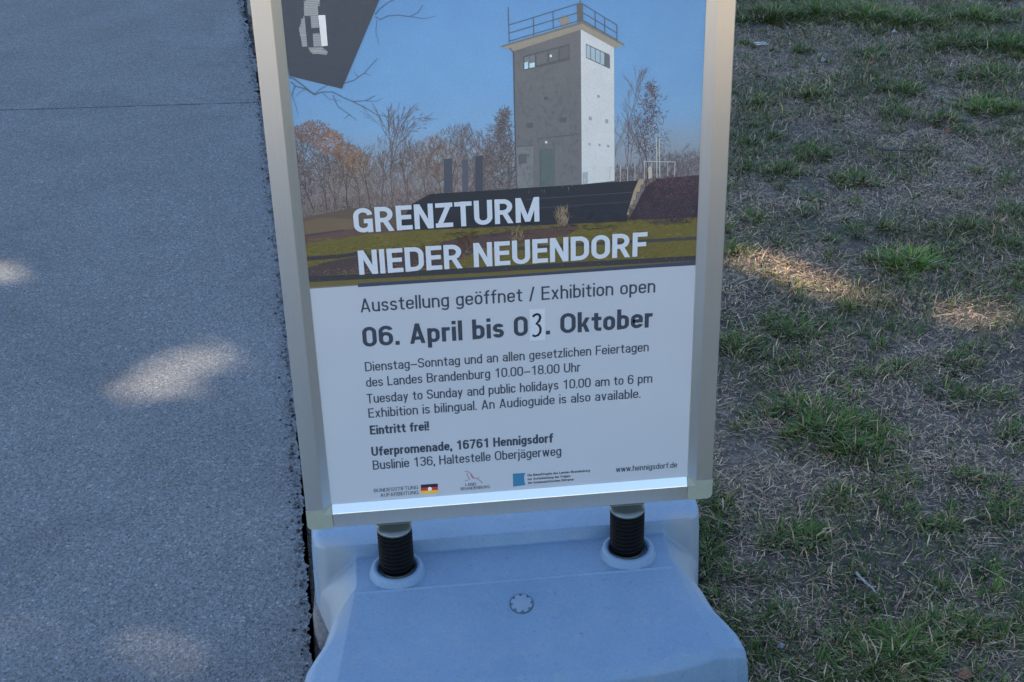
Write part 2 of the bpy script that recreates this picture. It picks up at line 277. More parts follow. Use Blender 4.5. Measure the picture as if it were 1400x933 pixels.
def bm_lathe(bm, prof, n=48, cap0=False, cap1=False):
    rings = []
    for r, z in prof:
        rings.append([bm.verts.new((r * math.cos(2 * math.pi * i / n), r * math.sin(2 * math.pi * i / n), z)) for i in range(n)])
    for a, b in zip(rings, rings[1:]):
        for i in range(n):
            j = (i + 1) % n
            bm.faces.new((a[i], a[j], b[j], b[i]))
    if cap0: bm.faces.new(rings[0])
    if cap1: bm.faces.new(rings[-1])

def bm_tube(bm, pts, rad, n=8, caps=True):
    rings = []
    pts = [Vector(p) for p in pts]
    ref = Vector((0.13, 0.31, 0.94)).normalized()
    for i, p in enumerate(pts):
        t = (pts[min(i + 1, len(pts) - 1)] - pts[max(i - 1, 0)]).normalized()
        a = t.cross(ref)
        if a.length < 1e-4: a = t.cross(Vector((1, 0, 0)))
        a.normalize(); b = t.cross(a)
        r = rad[i] if isinstance(rad, (list, tuple)) else rad
        rings.append([bm.verts.new(p + a * (r * math.cos(2 * math.pi * k / n)) + b * (r * math.sin(2 * math.pi * k / n))) for k in range(n)])
    for a, b in zip(rings, rings[1:]):
        for k in range(n):
            j = (k + 1) % n
            bm.faces.new((a[k], a[j], b[j], b[k]))
    if caps:
        bm.faces.new(rings[0]); bm.faces.new(rings[-1])

# ---------------------------------------------------------------- materials
class Mat:
    def __init__(s, name):
        s.m = bpy.data.materials.new(name)
        s.m.use_nodes = True
        s.t = s.m.node_tree
        s.b = s.t.nodes['Principled BSDF']
    def n(s, kind, **kw):
        x = s.t.nodes.new(kind)
        for k, v in kw.items(): setattr(x, k, v)
        return x
    def l(s, a, b): s.t.links.new(a, b)
    def set(s, **kw):
        for k, v in kw.items():
            s.b.inputs[k.replace('_', ' ')].default_value = v if not (isinstance(v, tuple) and len(v) == 3) else (*v, 1)
    def coord(s):
        return s.n('ShaderNodeNewGeometry').outputs['Position']
    def noise(s, scale, detail=4, rough=0.55, vec=None, dist=0.0):
        x = s.n('ShaderNodeTexNoise')
        x.inputs['Scale'].default_value = scale
        x.inputs['Detail'].default_value = detail
        x.inputs['Roughness'].default_value = rough
        x.inputs['Distortion'].default_value = dist
        s.l(vec if vec is not None else s.coord(), x.inputs['Vector'])
        return x.outputs['Fac']
    def voro(s, scale, out='Distance', feature='F1', vec=None):
        x = s.n('ShaderNodeTexVoronoi')
        x.feature = feature
        x.inputs['Scale'].default_value = scale
        s.l(vec if vec is not None else s.coord(), x.inputs['Vector'])
        return x.outputs[out]
    def ramp(s, fac, stops, interp='LINEAR'):
        x = s.n('ShaderNodeValToRGB')
        x.color_ramp.interpolation = interp
        e = x.color_ramp.elements
        while len(e) < len(stops): e.new(0.5)
        for q, (p, c) in zip(e, stops):
            q.position = p
            q.color = (*c, 1) if len(c) == 3 else c
        s.l(fac, x.inputs['Fac'])
        return x.outputs['Color']
    def g(s, v): return (v, v, v)
    def mix(s, a, b, fac, mode='MIX'):
        x = s.n('ShaderNodeMix', data_type='RGBA', blend_type=mode)
        for sock, v in ((x.inputs[0], fac), (x.inputs[6], a), (x.inputs[7], b)):
            if isinstance(v, (int, float)): sock.default_value = v
            elif isinstance(v, tuple): sock.default_value = (*v, 1) if len(v) == 3 else v
            else: s.l(v, sock)
        return x.outputs[2]
    def bump(s, h, strength, dist):
        x = s.n('ShaderNodeBump')
        x.inputs['Strength'].default_value = strength
        x.inputs['Distance'].default_value = dist
        s.l(h, x.inputs['Height'])
        s.l(x.outputs[0], s.b.inputs['Normal'])
    def col(s, c): s.l(c, s.b.inputs['Base Color'])

def attr_mat(name, rough=0.6, noise_amt=0.0, noise_scale=400, spec=0.3, translucent=0.0):
    M = Mat(name)
    a = M.n('ShaderNodeAttribute', attribute_name='Col').outputs['Color']
    if noise_amt:
        f = M.ramp(M.noise(noise_scale, 5, 0.7), [(0.3, M.g(1 - noise_amt)), (0.7, M.g(1 + noise_amt * 0.8))])
        a = M.mix(a, f, 1.0, 'MULTIPLY')
    if noise_amt:
        a = M.mix(a, M.ramp(M.noise(26, 6, 0.7), [(0.32, M.g(0.965)), (0.68, M.g(1.035))]), 1.0, 'MULTIPLY')
    M.col(a)
    M.set(Roughness=rough)
    M.b.inputs['Specular IOR Level'].default_value = spec
    return M.m

def srgb(v):
    v = v / 255.0
    return v / 12.92 if v <= 0.04045 else ((v + 0.055) / 1.055) ** 2.4
PAPER = (154, 167, 193)
def ink(r, g, b):
    """print pigment: the hue as it looks next to the white of the same sheet"""
    return tuple(max(0.008, srgb(v) / srgb(w) * 0.65 - 0.015) for v, w in zip((r, g, b), PAPER))

# asphalt: worn grey bitumen with pale and dark aggregate
M = Mat('asphalt')
base = M.ramp(M.noise(2.2, 4, 0.6), [(0.3, (0.172, 0.182, 0.192)), (0.7, (0.206, 0.218, 0.228))])
grain = M.ramp(M.voro(270, 'Color'), [(0.0, M.g(0.38)), (0.45, M.g(0.88)), (0.8, M.g(1.12)), (1.0, M.g(1.9))])
c = M.mix(base, grain, 1.0, 'MULTIPLY')
fleck = M.ramp(M.voro(125, 'Color'), [(0.0, M.g(0.0)), (0.88, M.g(0.0)), (0.95, M.g(1.0))])
c = M.mix(c, (0.42, 0.39, 0.35), M.mix((0, 0, 0), fleck, 0.45), 'MIX')
pits = M.ramp(M.noise(160, 3, 0.7), [(0.33, M.g(0.45)), (0.46, M.g(1.0))])
c = M.mix(c, pits, 1.0, 'MULTIPLY')
c = M.mix(c, M.ramp(M.noise(3.2, 7, 0.72, dist=0.6), [(0.30, M.g(0.82)), (0.48, M.g(1.0)), (0.68, M.g(1.10))]), 1.0, 'MULTIPLY')
M.col(c)
M.set(Roughness=0.82)
h = M.mix(M.voro(300), M.noise(200, 3, 0.7), 0.5)
M.bump(h, 0.75, 0.005)
ASPHALT = M.m

# soil: grey-brown trodden earth with pale sandy patches
M = Mat('dry_soil')
base = M.ramp(M.noise(3.5, 6, 0.65), [(0.28, (0.120, 0.098, 0.080)), (0.5, (0.190, 0.155, 0.125)), (0.75, (0.29, 0.235, 0.185))])
c = M.mix(base, M.ramp(M.noise(38, 6, 0.8), [(0.34, M.g(0.42)), (0.5, M.g(1.0)), (0.66, M.g(1.7))]), 1.0, 'MULTIPLY')
c = M.mix(c, M.ramp(M.noise(170, 4, 0.8), [(0.3, M.g(0.5)), (0.5, M.g(1.0)), (0.7, M.g(1.6))]), 1.0, 'MULTIPLY')
c = M.mix(c, M.ramp(M.voro(160, 'Color'), [(0, M.g(0.6)), (0.7, M.g(1.0)), (1, M.g(1.6))]), 0.7, 'MULTIPLY')
far = M.ramp(M.noise(0.7, 5, 0.6), [(0.4, M.g(0.0)), (0.62, M.g(0.8))])
c = M.mix(c, (0.055, 0.085, 0.028), M.mix((0, 0, 0), far, 0.35))
# trodden dark soil by the path; dry bleached meadow farther out
dist = M.n('ShaderNodeVectorMath', operation='DISTANCE'); M.l(M.coord(), dist.inputs[0]); dist.inputs[1].default_value = (1.2, 2.0, 0)
mr = M.n('ShaderNodeMapRange'); mr.inputs['From Min'].default_value = 4.2; mr.inputs['From Max'].default_value = 6.5
M.l(dist.outputs['Value'], mr.inputs['Value'])
mead = M.ramp(M.noise(1.3, 6, 0.7), [(0.3, (0.30, 0.245, 0.17)), (0.6, (0.42, 0.35, 0.25)), (0.75, (0.20, 0.20, 0.10))])
c = M.mix(c, mead, mr.outputs[0])
M.col(c)
M.set(Roughness=0.95)
M.bump(M.noise(95, 6, 0.8), 1.0, 0.014)
SOIL = M.m

# stone of the path border
M = Mat('border_stone')
c = M.ramp(M.noise(25, 5, 0.7), [(0.3, (0.15, 0.135, 0.13)), (0.7, (0.27, 0.245, 0.235))])
c = M.mix(c, M.ramp(M.noise(220, 4, 0.7), [(0.3, M.g(0.6)), (0.7, M.g(1.25))]), 1.0, 'MULTIPLY')
M.col(c); M.set(Roughness=0.9); M.bump(M.noise(120, 5, 0.7), 0.8, 0.006)
STONE = M.m

# blue-grey moulded plastic of the tank
M = Mat('tank_plastic')
c = M.ramp(M.noise(7, 5, 0.6), [(0.3, (0.190, 0.290, 0.410)), (0.7, (0.230, 0.334, 0.452))])
c = M.mix(c, M.ramp(M.noise(260, 3, 0.6), [(0.3, M.g(0.92)), (0.7, M.g(1.06))]), 1.0, 'MULTIPLY')
scuff = M.ramp(M.noise(38, 6, 0.8, dist=1.5), [(0.53, M.g(0.0)), (0.68, M.g(0.55))])
c = M.mix(c, (0.34, 0.36, 0.37), scuff)
dirt = M.ramp(M.noise(95, 4, 0.8), [(0.30, M.g(0.65)), (0.37, M.g(0.0))])
c = M.mix(c, (0.11, 0.11, 0.105), dirt)
# mottled paler grey over the grips at both sides
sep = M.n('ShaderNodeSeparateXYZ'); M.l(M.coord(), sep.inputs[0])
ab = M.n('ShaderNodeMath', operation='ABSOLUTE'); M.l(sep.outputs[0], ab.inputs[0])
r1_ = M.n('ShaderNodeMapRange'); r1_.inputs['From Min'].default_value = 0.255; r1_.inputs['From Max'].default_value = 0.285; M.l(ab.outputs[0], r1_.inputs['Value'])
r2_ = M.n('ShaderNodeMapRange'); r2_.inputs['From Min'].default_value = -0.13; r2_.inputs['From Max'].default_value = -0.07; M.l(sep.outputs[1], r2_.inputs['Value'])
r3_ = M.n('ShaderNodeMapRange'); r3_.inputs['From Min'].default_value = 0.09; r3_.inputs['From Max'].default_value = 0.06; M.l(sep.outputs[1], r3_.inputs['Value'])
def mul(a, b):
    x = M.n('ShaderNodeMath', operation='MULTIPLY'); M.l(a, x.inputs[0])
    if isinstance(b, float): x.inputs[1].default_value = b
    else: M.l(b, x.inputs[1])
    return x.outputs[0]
grip_pale = mul(mul(mul(r1_.outputs[0], r2_.outputs[0]), r3_.outputs[0]), M.ramp(M.noise(30, 6, 0.75), [(0.3, M.g(0.45)), (0.6, M.g(0.95))]))
c = M.mix(c, (0.34, 0.352, 0.36), grip_pale)
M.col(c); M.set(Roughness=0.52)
M.bump(M.noise(420, 3, 0.6), 0.12, 0.002)
TANK = M.m
M = Mat('groove_shade'); M.set(Base_Color=(0.085, 0.13, 0.185), Roughness=0.7); GROOVE_SHADE = M.m  # darker blue paints the shade of a groove the tank mesh doesn't have
M = Mat('recess_shade'); M.set(Base_Color=(0.12, 0.185, 0.265), Roughness=0.7); RECESS_SHADE = M.m  # shade of the notch floors put into a darker cap colour
M = Mat('cap_plastic'); M.col(M.ramp(M.noise(60, 4), [(0.3, (0.25, 0.325, 0.405)), (0.7, (0.28, 0.355, 0.435))])); M.set(Roughness=0.5); CAP = M.m

# anodised aluminium
def alu(name, rough, c0, c1):
    M = Mat(name)
    st = M.n('ShaderNodeMapping'); st.inputs['Scale'].default_value = (900, 900, 6)
    M.l(M.coord(), st.inputs['Vector'])
    M.col(M.ramp(M.noise(1.0, 3, 0.6, st.outputs[0]), [(0.3, c0), (0.7, c1)]))
    M.set(Metallic=0.85, Roughness=rough)
    return M.m
ALU = alu('anodised_aluminium', 0.28, (0.88, 0.84, 0.765), (0.93, 0.89, 0.815))
STEEL = alu('zinc_steel', 0.42, (0.26, 0.28, 0.26), (0.33, 0.35, 0.32))
M = Mat('corner_plastic'); M.col(M.ramp(M.noise(40, 4), [(0.3, (0.37, 0.375, 0.275)), (0.7, (0.41, 0.415, 0.31))])); M.set(Roughness=0.5); CORNER = M.m
M = Mat('core_panel'); M.col(M.ramp(M.noise(20, 3), [(0.3, (0.30, 0.30, 0.30)), (0.7, (0.38, 0.38, 0.38))])); M.set(Roughness=0.6); CORE = M.m
M = Mat('black_rubber'); M.col(M.ramp(M.noise(150, 4), [(0.3, (0.004, 0.004, 0.004)), (0.7, (0.008, 0.008, 0.009))])); M.set(Roughness=0.6); M.b.inputs['Specular IOR Level'].default_value = 0.12; BLACK = M.m
M = Mat('brass_ring'); M.col(M.ramp(M.noise(90, 4), [(0.3, (0.20, 0.17, 0.10)), (0.7, (0.30, 0.26, 0.17))])); M.set(Metallic=0.7, Roughness=0.5); BRASS = M.m

M = Mat('poster_paper')
M.col(M.ramp(M.noise(6, 4), [(0.3, (0.66, 0.64, 0.635)), (0.7, (0.69, 0.67, 0.665))])); M.set(Roughness=0.28); PAPERM = M.m
PRINT = attr_mat('printed_picture', 0.30, 0.09, 330, 0.5)
M = Mat('lettering_white'); M.col(M.ramp(M.noise(200, 3), [(0.3, (0.82, 0.80, 0.79)), (0.7, (0.86, 0.84, 0.83))])); M.set(Roughness=0.3); WHITE = M.m  # whiter than the paper: glare on the glossy sheet put into the colour
M = Mat('lettering_grey'); M.col(M.ramp(M.noise(300, 3), [(0.3, (0.058, 0.066, 0.084)), (0.7, (0.080, 0.090, 0.112))])); M.set(Roughness=0.3); GREY = M.m
BLADE = attr_mat('grass_blade', 0.55, 0.0, 1, 0.35)
LEAFM = attr_mat('tree_leaf', 0.5, 0.0, 1, 0.3)
M = Mat('bark')
c = M.ramp(M.noise(9, 6, 0.7), [(0.3, (0.06, 0.045, 0.033)), (0.7, (0.16, 0.125, 0.095))]); M.col(c); M.set(Roughness=0.9); M.bump(M.noise(14, 6, 0.7), 1, 0.05)
BARK = M.m

# ---------------------------------------------------------------- ground, path
_ph = rng.uniform(0, 6.28, (3, 24)); _kd = rng.uniform(0, 6.28, 24)
def nz(x, y, scale, seed=0):
    """smooth pseudo-noise in about -1..1"""
    r = np.zeros_like(x, dtype=float); a = 0
    for i in range(8):
        k = scale * (1.0 + 0.62 * i); d = _kd[(i + seed * 5) % 24]; w = 1.0 / (1 + 0.35 * i)
        r += w * np.sin(k * (x * math.cos(d) + y * math.sin(d)) + _ph[0, (i * 3 + seed) % 24]
                        + 1.3 * np.sin(0.7 * k * (y * math.cos(d) - x * math.sin(d)) + _ph[1, (i + seed) % 24])); a += w
    return r / a * 1.5

def edge_x(y):
    y = np.asarray(y, dtype=float)
    yc = np.clip(y, -0.2, 5.0)
    return -0.343 - 0.055 * yc - 0.0075 * yc ** 2 - 0.13 * np.maximum(y - 5.0, 0) - 0.052 * np.minimum(y + 0.2, 0)

def gh(x, y):
    """height of the lawn soil"""
    x = np.asarray(x, dtype=float); y = np.asarray(y, dtype=float)
    h = -0.006 + 0.010 * nz(x, y, 3.0, 1) + 0.005 * nz(x, y, 13.0, 2)
    d = x - edge_x(y)
    h = np.where(d < 0.16, h * np.clip(d / 0.16, 0, 1) - 0.009 * np.clip(1 - d / 0.16, 0, 1), h)
    h = np.where(d < -0.02, -0.04, np.where(d < 0.012, np.minimum(h, -0.006), h))
    e = np.clip(1 - np.maximum(np.abs(x) - 0.31, np.abs(y - 0.03) - 0.30) / 0.08, 0, 1)
    return h * (1 - e) + np.minimum(h, -0.002) * e

xs = np.concatenate([[-400, -150, -60, -25, -10, -5, -3.2, -2.72, -2.6, -1.6, -1.0], np.arange(-0.72, 3.5, 0.03), [3.7, 4.2, 5, 6.5, 9, 15, 30, 70, 160, 400]])
ys = np.concatenate([[-400, -150, -60, -25, -12, -6, -3, -1.8, -1.2], np.arange(-0.9, 5.4, 0.03), [5.7, 6.3, 7.2, 9, 13, 22, 45, 100, 200, 400]])
XX, YY = np.meshgrid(xs, ys, indexing='ij')
inner = (np.abs(XX - 1.4) < 2.4) & (np.abs(YY - 2.2) < 3.4)
ZZ = np.where(inner, gh(XX, YY), np.where((XX < edge_x(YY)) & (XX > -2.65), -0.04, -0.006))
nx, ny = XX.shape
idx = np.arange(nx * ny).reshape(nx, ny)
q = np.stack([idx[:-1, :-1], idx[1:, :-1], idx[1:, 1:], idx[:-1, 1:]], -1).reshape(-1, 4)
me = np_mesh('lawn_ground', np.stack([XX, YY, ZZ], -1).reshape(-1, 3), q)
tag(link('lawn_ground', me, SOIL, None, True), 'grey trodden earth under the sparse lawn right of the sign', kind='structure')

def ragged(a, b, step, amp, seed):
    r = random.Random(seed); n = max(2, int(abs(b - a) / step)); out = []; d = 0
    for i in range(n + 1):
        t = a + (b - a) * i / n
        d = d * 0.8 + r.gauss(0, amp * 0.75)
        out.append((t, d + r.gauss(0, amp * 0.6) - (abs(r.gauss(0, amp * 2.0)) if r.random() < 0.05 else 0)))
    return out

def slab(name, outline, ztop, thick, mat):
    bm = bmesh.new()
    top = [bm.verts.new((x, y, ztop)) for x, y in outline]
    bot = [bm.verts.new((x, y, ztop - thick)) for x, y in outline]
    f = bm.faces.new(top)
    n = len(top)
    for i in range(n):
        bm.faces.new((top[i], bot[i], bot[(i + 1) % n], top[(i + 1) % n]))
    bmesh.ops.triangulate(bm, faces=[f])
    return from_bm(name, bm, mat)

JY = lambda x: 2.741 - 0.079 * x                # the seam between two lengths of asphalt
XL = -2.7
near_edge = [(float(edge_x(y)) + d, y) for y, d in ragged(-14, -0.7, 0.05, 0.006, 3)] + \
            [(float(edge_x(y)) + d, y) for y, d in ragged(-0.69, JY(-0.55) - 0.004, 0.0035, 0.0019, 4)]
seam_lo = [(x, JY(x) + d * 0.6 - 0.0035 * min(1, (x + 1.9) / 0.8 if x > -1.9 else 0.1)) for x, d in ragged(near_edge[-1][0] - 0.012, XL, 0.012, 0.0013, 5)]
o = slab('asphalt_path', [(XL, -14)] + near_edge + seam_lo, 0.0, 0.03, ASPHALT)
tag(o, 'worn grey asphalt path left of the sign', kind='structure')
far_edge = [(float(edge_x(y)) + d, y) for y, d in ragged(JY(-0.55) + 0.004, 5.4, 0.008, 0.004, 6)] + \
           [(float(edge_x(y)) + d, y) for y, d in ragged(5.45, 40, 0.1, 0.01, 7)]
seam_hi = [(x, JY(x) + d * 0.6 + 0.0035 * min(1, (x + 1.9) / 0.8 if x > -1.9 else 0.1)) for x, d in ragged(XL, far_edge[0][0] - 0.012, 0.012, 0.0013, 8)]
left_edge = [(x - 2.16, y) for x, y in far_edge[::40]][1:]
o = slab('asphalt_path', far_edge + [(far_edge[-1][0] - 2.16, 40)] + left_edge[::-1] + seam_hi, 0.0005, 0.03, ASPHALT)
tag(o, 'far length of the grey asphalt path beyond its seam', kind='structure')

def rock(name, x, y, z, sx, sy, sz, seed, mat, rot=0.0):
    r = random.Random(seed)
    bm = bmesh.new()
    bmesh.ops.create_cube(bm, size=1)
    bmesh.ops.subdivide_edges(bm, edges=bm.edges[:], cuts=3, use_grid_fill=True)
    for v in bm.verts:
        p = v.co
        k = (abs(p.x * 2) ** 5 + abs(p.y * 2) ** 5 + abs(p.z * 2) ** 5) ** 0.2
        p = p / max(k, 0.01) * 0.95
        p += Vector((r.gauss(0, 0.03), r.gauss(0, 0.03), r.gauss(0, 0.025)))
        v.co = Vector((p.x * sx, p.y * sy, p.z * sz))
    o = from_bm(name, bm, mat, None, True)
    o.location = (x, y, z); o.rotation_euler = (0, 0, rot)
    return o

# stones of the path's broken border: five by the far end, one beside the tank
r = random.Random(21)
yy = 2.86
sl = ['reddish small border stone just beyond the path seam', 'small grey border stone, second beyond the path seam',
      'grey border stone midway along the path edge beyond the seam', 'squarish grey border stone near the top edge of the picture',
      'grey border stone farthest away, at the top beside the path']
for i in range(5):
    ln = [0.17, 0.2, 0.26, 0.27, 0.34][i]
    xx = float(edge_x(yy + ln / 2)) + 0.058
    tag(rock('border_stone', xx, yy + ln / 2, -0.016, 0.085, ln, 0.05, 30 + i, STONE, 0.07), sl[i], 'stone', 'broken border stones along the path')
    yy += ln + 0.018
tag(rock('border_stone', -0.3085, 0.075, -0.019, 0.066, 0.20, 0.07, 41, STONE, 0.02), 'purplish grey border stone wedged between the path and the blue tank', 'stone', 'broken border stones along the path')

# crumbs of asphalt and grit along the edge
vs_, fs_, cs_ = [], [], []
for i in range(5200):
    y = rng.uniform(-0.6, 4.4); x = float(edge_x(y)) + rng.normal(0.004, 0.012)
    s = abs(rng.normal(0.0014, 0.0016)) + 0.0009
    z = 0.0 if x < float(edge_x(y)) - 0.004 else -0.010
    b = len(vs_); k = rng.uniform(0, 3.14)
    g = rng.uniform(0.03, 0.19)
    for dx, dy, dz in ((1, 0, 0.2), (0, 1, 0.1), (-1, 0.1, 0.2), (0.1, -1, 0.1), (0.1, 0.1, 1.1), (0, 0, -0.4)):
        jx, jy = dx * rng.uniform(0.6, 1.2), dy * rng.uniform(0.6, 1.2)
        vs_.append((x + s * (jx * math.cos(k) - jy * math.sin(k)), y + s * (jx * math.sin(k) + jy * math.cos(k)), z + s * dz))
        cs_.append((g, g * 0.95, g * 0.9))
    fs_ += [(b, b + 1, b + 4), (b + 1, b + 2, b + 4), (b + 2, b + 3, b + 4), (b + 3, b, b + 4)]
me = np_mesh('path_grit', vs_, fs_, np.array(cs_))
tag(link('path_grit', me, attr_mat('grit', 0.9)), 'loose dark grit crumbling along the path edge', kind='stuff')

# ---------------------------------------------------------------- the poster stand
stand = tag(empty('poster_stand', (0, 0, 0)), 'aluminium framed advertising stand with a tower poster on springs above a blue plastic tank', 'sign')

# --- tank
def sm(a, b, t):
    t = np.clip((t - a) / (b - a), 0, 1); return t * t * (3 - 2 * t)
HW_Y = [-0.30, -0.24, -0.205, -0.17, -0.145, -0.12, -0.09, -0.05, 0.0, 0.05, 0.10, 0.16, 0.22, 0.26, 0.30, 0.34]
HW_X = [0.345, 0.349, 0.348, 0.342, 0.330, 0.315, 0.3045, 0.3025, 0.3055, 0.320, 0.331, 0.333, 0.333, 0.332, 0.330, 0.320]
def hw(y): return np.interp(y, HW_Y, HW_X)
def tank_z(x, y, w):
    ax = np.abs(x)
    front = 0.133 - 0.285 * np.maximum(-0.045 - y, 0)
    z = np.minimum(0.133 + 0.0 * y, front)
    yl = 0.049 + 0.024 * np.clip((ax - 0.303) / 0.024, 0, 1.3) ** 2
    plate = sm(yl - 0.001, yl + 0.0065, y) * 0.0200
    # spring deck lies lower than the plateau behind it; the plateau is wider
    z = z + plate * (1 - 0.0 * ax)
    z = np.where(y > 0.17, np.minimum(z, 0.150 - 0.285 * np.maximum(y - 0.17, 0)), z)
    # scooped hand holds at both sides
    inn = np.where(y > -0.03, 0.258, 0.258 + (-0.03 - y) * 0.55)
    t = np.clip((ax - inn) / np.maximum(w - inn, 0.02), 0, 1)
    zone = (1 - sm(yl - 0.001, yl + 0.0065, y)) * sm(-0.118, -0.088, y + 0.0 * ax)
    diag = np.clip((y + 0.032 + 1.25 * np.maximum(ax - 0.258, 0)) / 0.010, 0, 1)
    z = z - zone * diag * (0.004 * np.clip((ax - 0.258) / 0.004, 0, 1) + 0.050 * np.clip((ax - 0.260) / 0.05, 0, 1.3))
    z = z + 0.0017 * np.exp(-((y + 0.0455) / 0.0015) ** 2) * (ax < 0.2575)
    # hip between the sloping front and the flank
    hip = 0.258 + np.clip(-0.03 - y, 0, 0.25) * 0.20
    z = z - np.where(y < -0.03, 0.40 * np.maximum(ax - hip, 0) * sm(-0.03, -0.05, y) * (1 - zone * diag), 0)
    return z
v0 = np.concatenate([np.linspace(-0.232, -0.214, 16), np.linspace(-0.2115, -0.053, 64), np.linspace(-0.051, -0.040, 16), np.linspace(-0.038, 0.044, 34), np.linspace(0.0455, 0.11, 44), np.linspace(0.114, 0.33, 40)])
_t = np.linspace(-1, 1, 321); u0 = np.sign(_t) * (1 - (1 - np.abs(_t)) ** 1.35)
U, V = np.meshgrid(u0, v0, indexing='ij')
Wd = hw(V)
TX = U * Wd
TY = V + 0.042 * np.abs(U) ** 3.2 * np.clip((-0.10 - V) / 0.13, 0, 1) ** 1.5
TZ = tank_z(TX, TY, Wd)
dx = Wd - np.abs(TX); dy0 = np.abs(V - v0[0]); dy1 = np.abs(V - v0[-1])
R = 0.020
d = np.minimum(dx, dy1)
rd = np.clip(d, 0, R)
TZ = TZ - (R - np.sqrt(np.maximum(R * R - (R - rd) ** 2, 0))) * 0.75
TZ = TZ - 0.85 * np.clip(0.0135 - dy0, 0, 1)
nu, nv = TX.shape
idx = np.arange(nu * nv).reshape(nu, nv)
verts = list(np.stack([TX, TY, TZ], -1).reshape(-1, 3))
quads = list(np.stack([idx[:-1, :-1], idx[1:, :-1], idx[1:, 1:], idx[:-1, 1:]], -1).reshape(-1, 4))
loop = [idx[i, 0] for i in range(nu)] + [idx[-1, j] for j in range(1, nv)] + [idx[i, -1] for i in range(nu - 2, -1, -1)] + [idx[0, j] for j in range(nv - 2, 0, -1)]
prev = loop
P = np.array(verts)
for off, fr in ((0.0008, 0.93), (0.0015, 0.86), (0.003, 0.45), (0.0045, 0.0)):
    ring = []
    for k in loop:
        x, y, z = P[k]
        nxv = np.sign(x) * (1 if abs(x) > 0.9 * float(hw(y)) else 0)
        nyv = -1 if y < -0.15 and abs(x) < 0.33 else (1 if y > 0.32 else 0)
        ring.append(len(verts)); verts.append(np.array((x + off * nxv, y + off * nyv, z * fr)))
    for i in range(len(loop)):
        j = (i + 1) % len(loop)
        quads.append((prev[i], ring[i], ring[j], prev[j]))
    prev = ring
me = np_mesh('tank', np.array(verts), np.array(quads))
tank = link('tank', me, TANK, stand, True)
bm = bmesh.new(); bm.from_mesh(me); bmesh.ops.recalc_face_normals(bm, faces=bm.faces)
bm.to_mesh(me); bm.free()
me.polygons.foreach_set('use_smooth', [True] * len(me.polygons))

for sx in (-0.1905, 0.1905):
    bm = bmesh.new()
    bm_lathe(bm, [(0.0475, -0.006), (0.0455, 0.002), (0.0435, 0.0075), (0.0425, 0.011), (0.0405, 0.0135), (0.0375, 0.0145), (0.0345, 0.0135), (0.0325, 0.011), (0.0318, 0.004), (0.0316, -0.01), (0.02, -0.012)], 64)
    o = from_bm('collar', bm, TANK, tank, True)
    o.location = (sx, 0, 0.133)
# filler cap
cp = Vector((0.003, -0.0915, 0.1201)); tilt = math.atan(0.285)
bm = bmesh.new(); bm_lathe(bm, [(0.0194, 0.0002), (0.0192, 0.0008), (0.0182, 0.0009), (0.0180, 0.0004), (0.0178, 0.0004), (0.0, 0.0004)], 64)
o = from_bm('cap_groove', bm, GROOVE_SHADE, tank, True); o.location = cp; o.rotation_euler = (tilt, 0, 0)
bm = bmesh.new()
N = 192
def capr(k, rr, depth):
    th = 2 * math.pi * k / N
    s = max(0.0, math.cos(8 * (th + math.pi / 2))) ** 0.5
    return rr - depth * s, th
r0 = [bm.verts.new((0.0179 * math.cos(2 * math.pi * k / N), 0.0179 * math.sin(2 * math.pi * k / N), 0.0007)) for k in range(N)]
r1, r2 = [], []
for k in range(N):
    a, th = capr(k, 0.0174, 0.0040)
    r1.append(bm.verts.new((a * math.cos(th), a * math.sin(th), 0.0007)))
    r2.append(bm.verts.new(((a - 0.0003) * math.cos(th), (a - 0.0003) * math.sin(th), 0.0028)))
for k in range(N):
    j = (k + 1) % N
    f_ = bm.faces.new((r0[k], r0[j], r1[j], r1[k])); f_.material_index = 1; bm.faces.new((r1[k], r1[j], r2[j], r2[k]))
bm.faces.new(r2)
o = from_bm('filler_cap', bm, CAP, tank); o.data.materials.append(RECESS_SHADE); o.location = cp; o.rotation_euler = (tilt, 0, 0)

# --- springs
for sx in (-0.1905, 0.1905):
    bm = bmesh.new()
    pts = []
    turns, z0, z1 = 9.5, 0.137, 0.2110
    for k in range(int(turns * 40) + 1):
        a = 2 * math.pi * k / 40
        pts.append((0.0252 * math.cos(a), 0.0252 * math.sin(a), z0 + (z1 - z0) * k / (turns * 40)))
    bm_tube(bm, pts, 0.0034, 8)
    bm_lathe(bm, [(0.0262, z0 - 0.003), (0.0262, z1 + 0.002)], 48)
    sp = from_bm('spring', bm, BLACK, stand, True); sp.location = (sx, 0.012, 0)
    bm = bmesh.new(); bm_lathe(bm, [(0.0235, 0.1310), (0.0288, 0.1310), (0.0294, 0.1335), (0.0286, 0.1352), (0.0235, 0.1352)], 48)
    from_bm('bottom_ring', bm, BRASS, sp, True)
    bm = bmesh.new(); bm_lathe(bm, [(0.0, 0.2125), (0.0268, 0.2125), (0.0282, 0.2132), (0.0284, 0.2160), (0.0276, 0.2175), (0.018, 0.2182), (0.0, 0.2182)], 48)
    from_bm('top_plate', bm, STEEL, sp, True)
    bm = bmesh.new(); bm_box(bm, -0.028, 0.028, 0.001, 0.034, 0.2184, 0.2226)
    bmesh.ops.bevel(bm, geom=bm.edges[:], offset=0.0008, segments=2, affect='EDGES')
    from_bm('foot_bracket', bm, STEEL, sp)

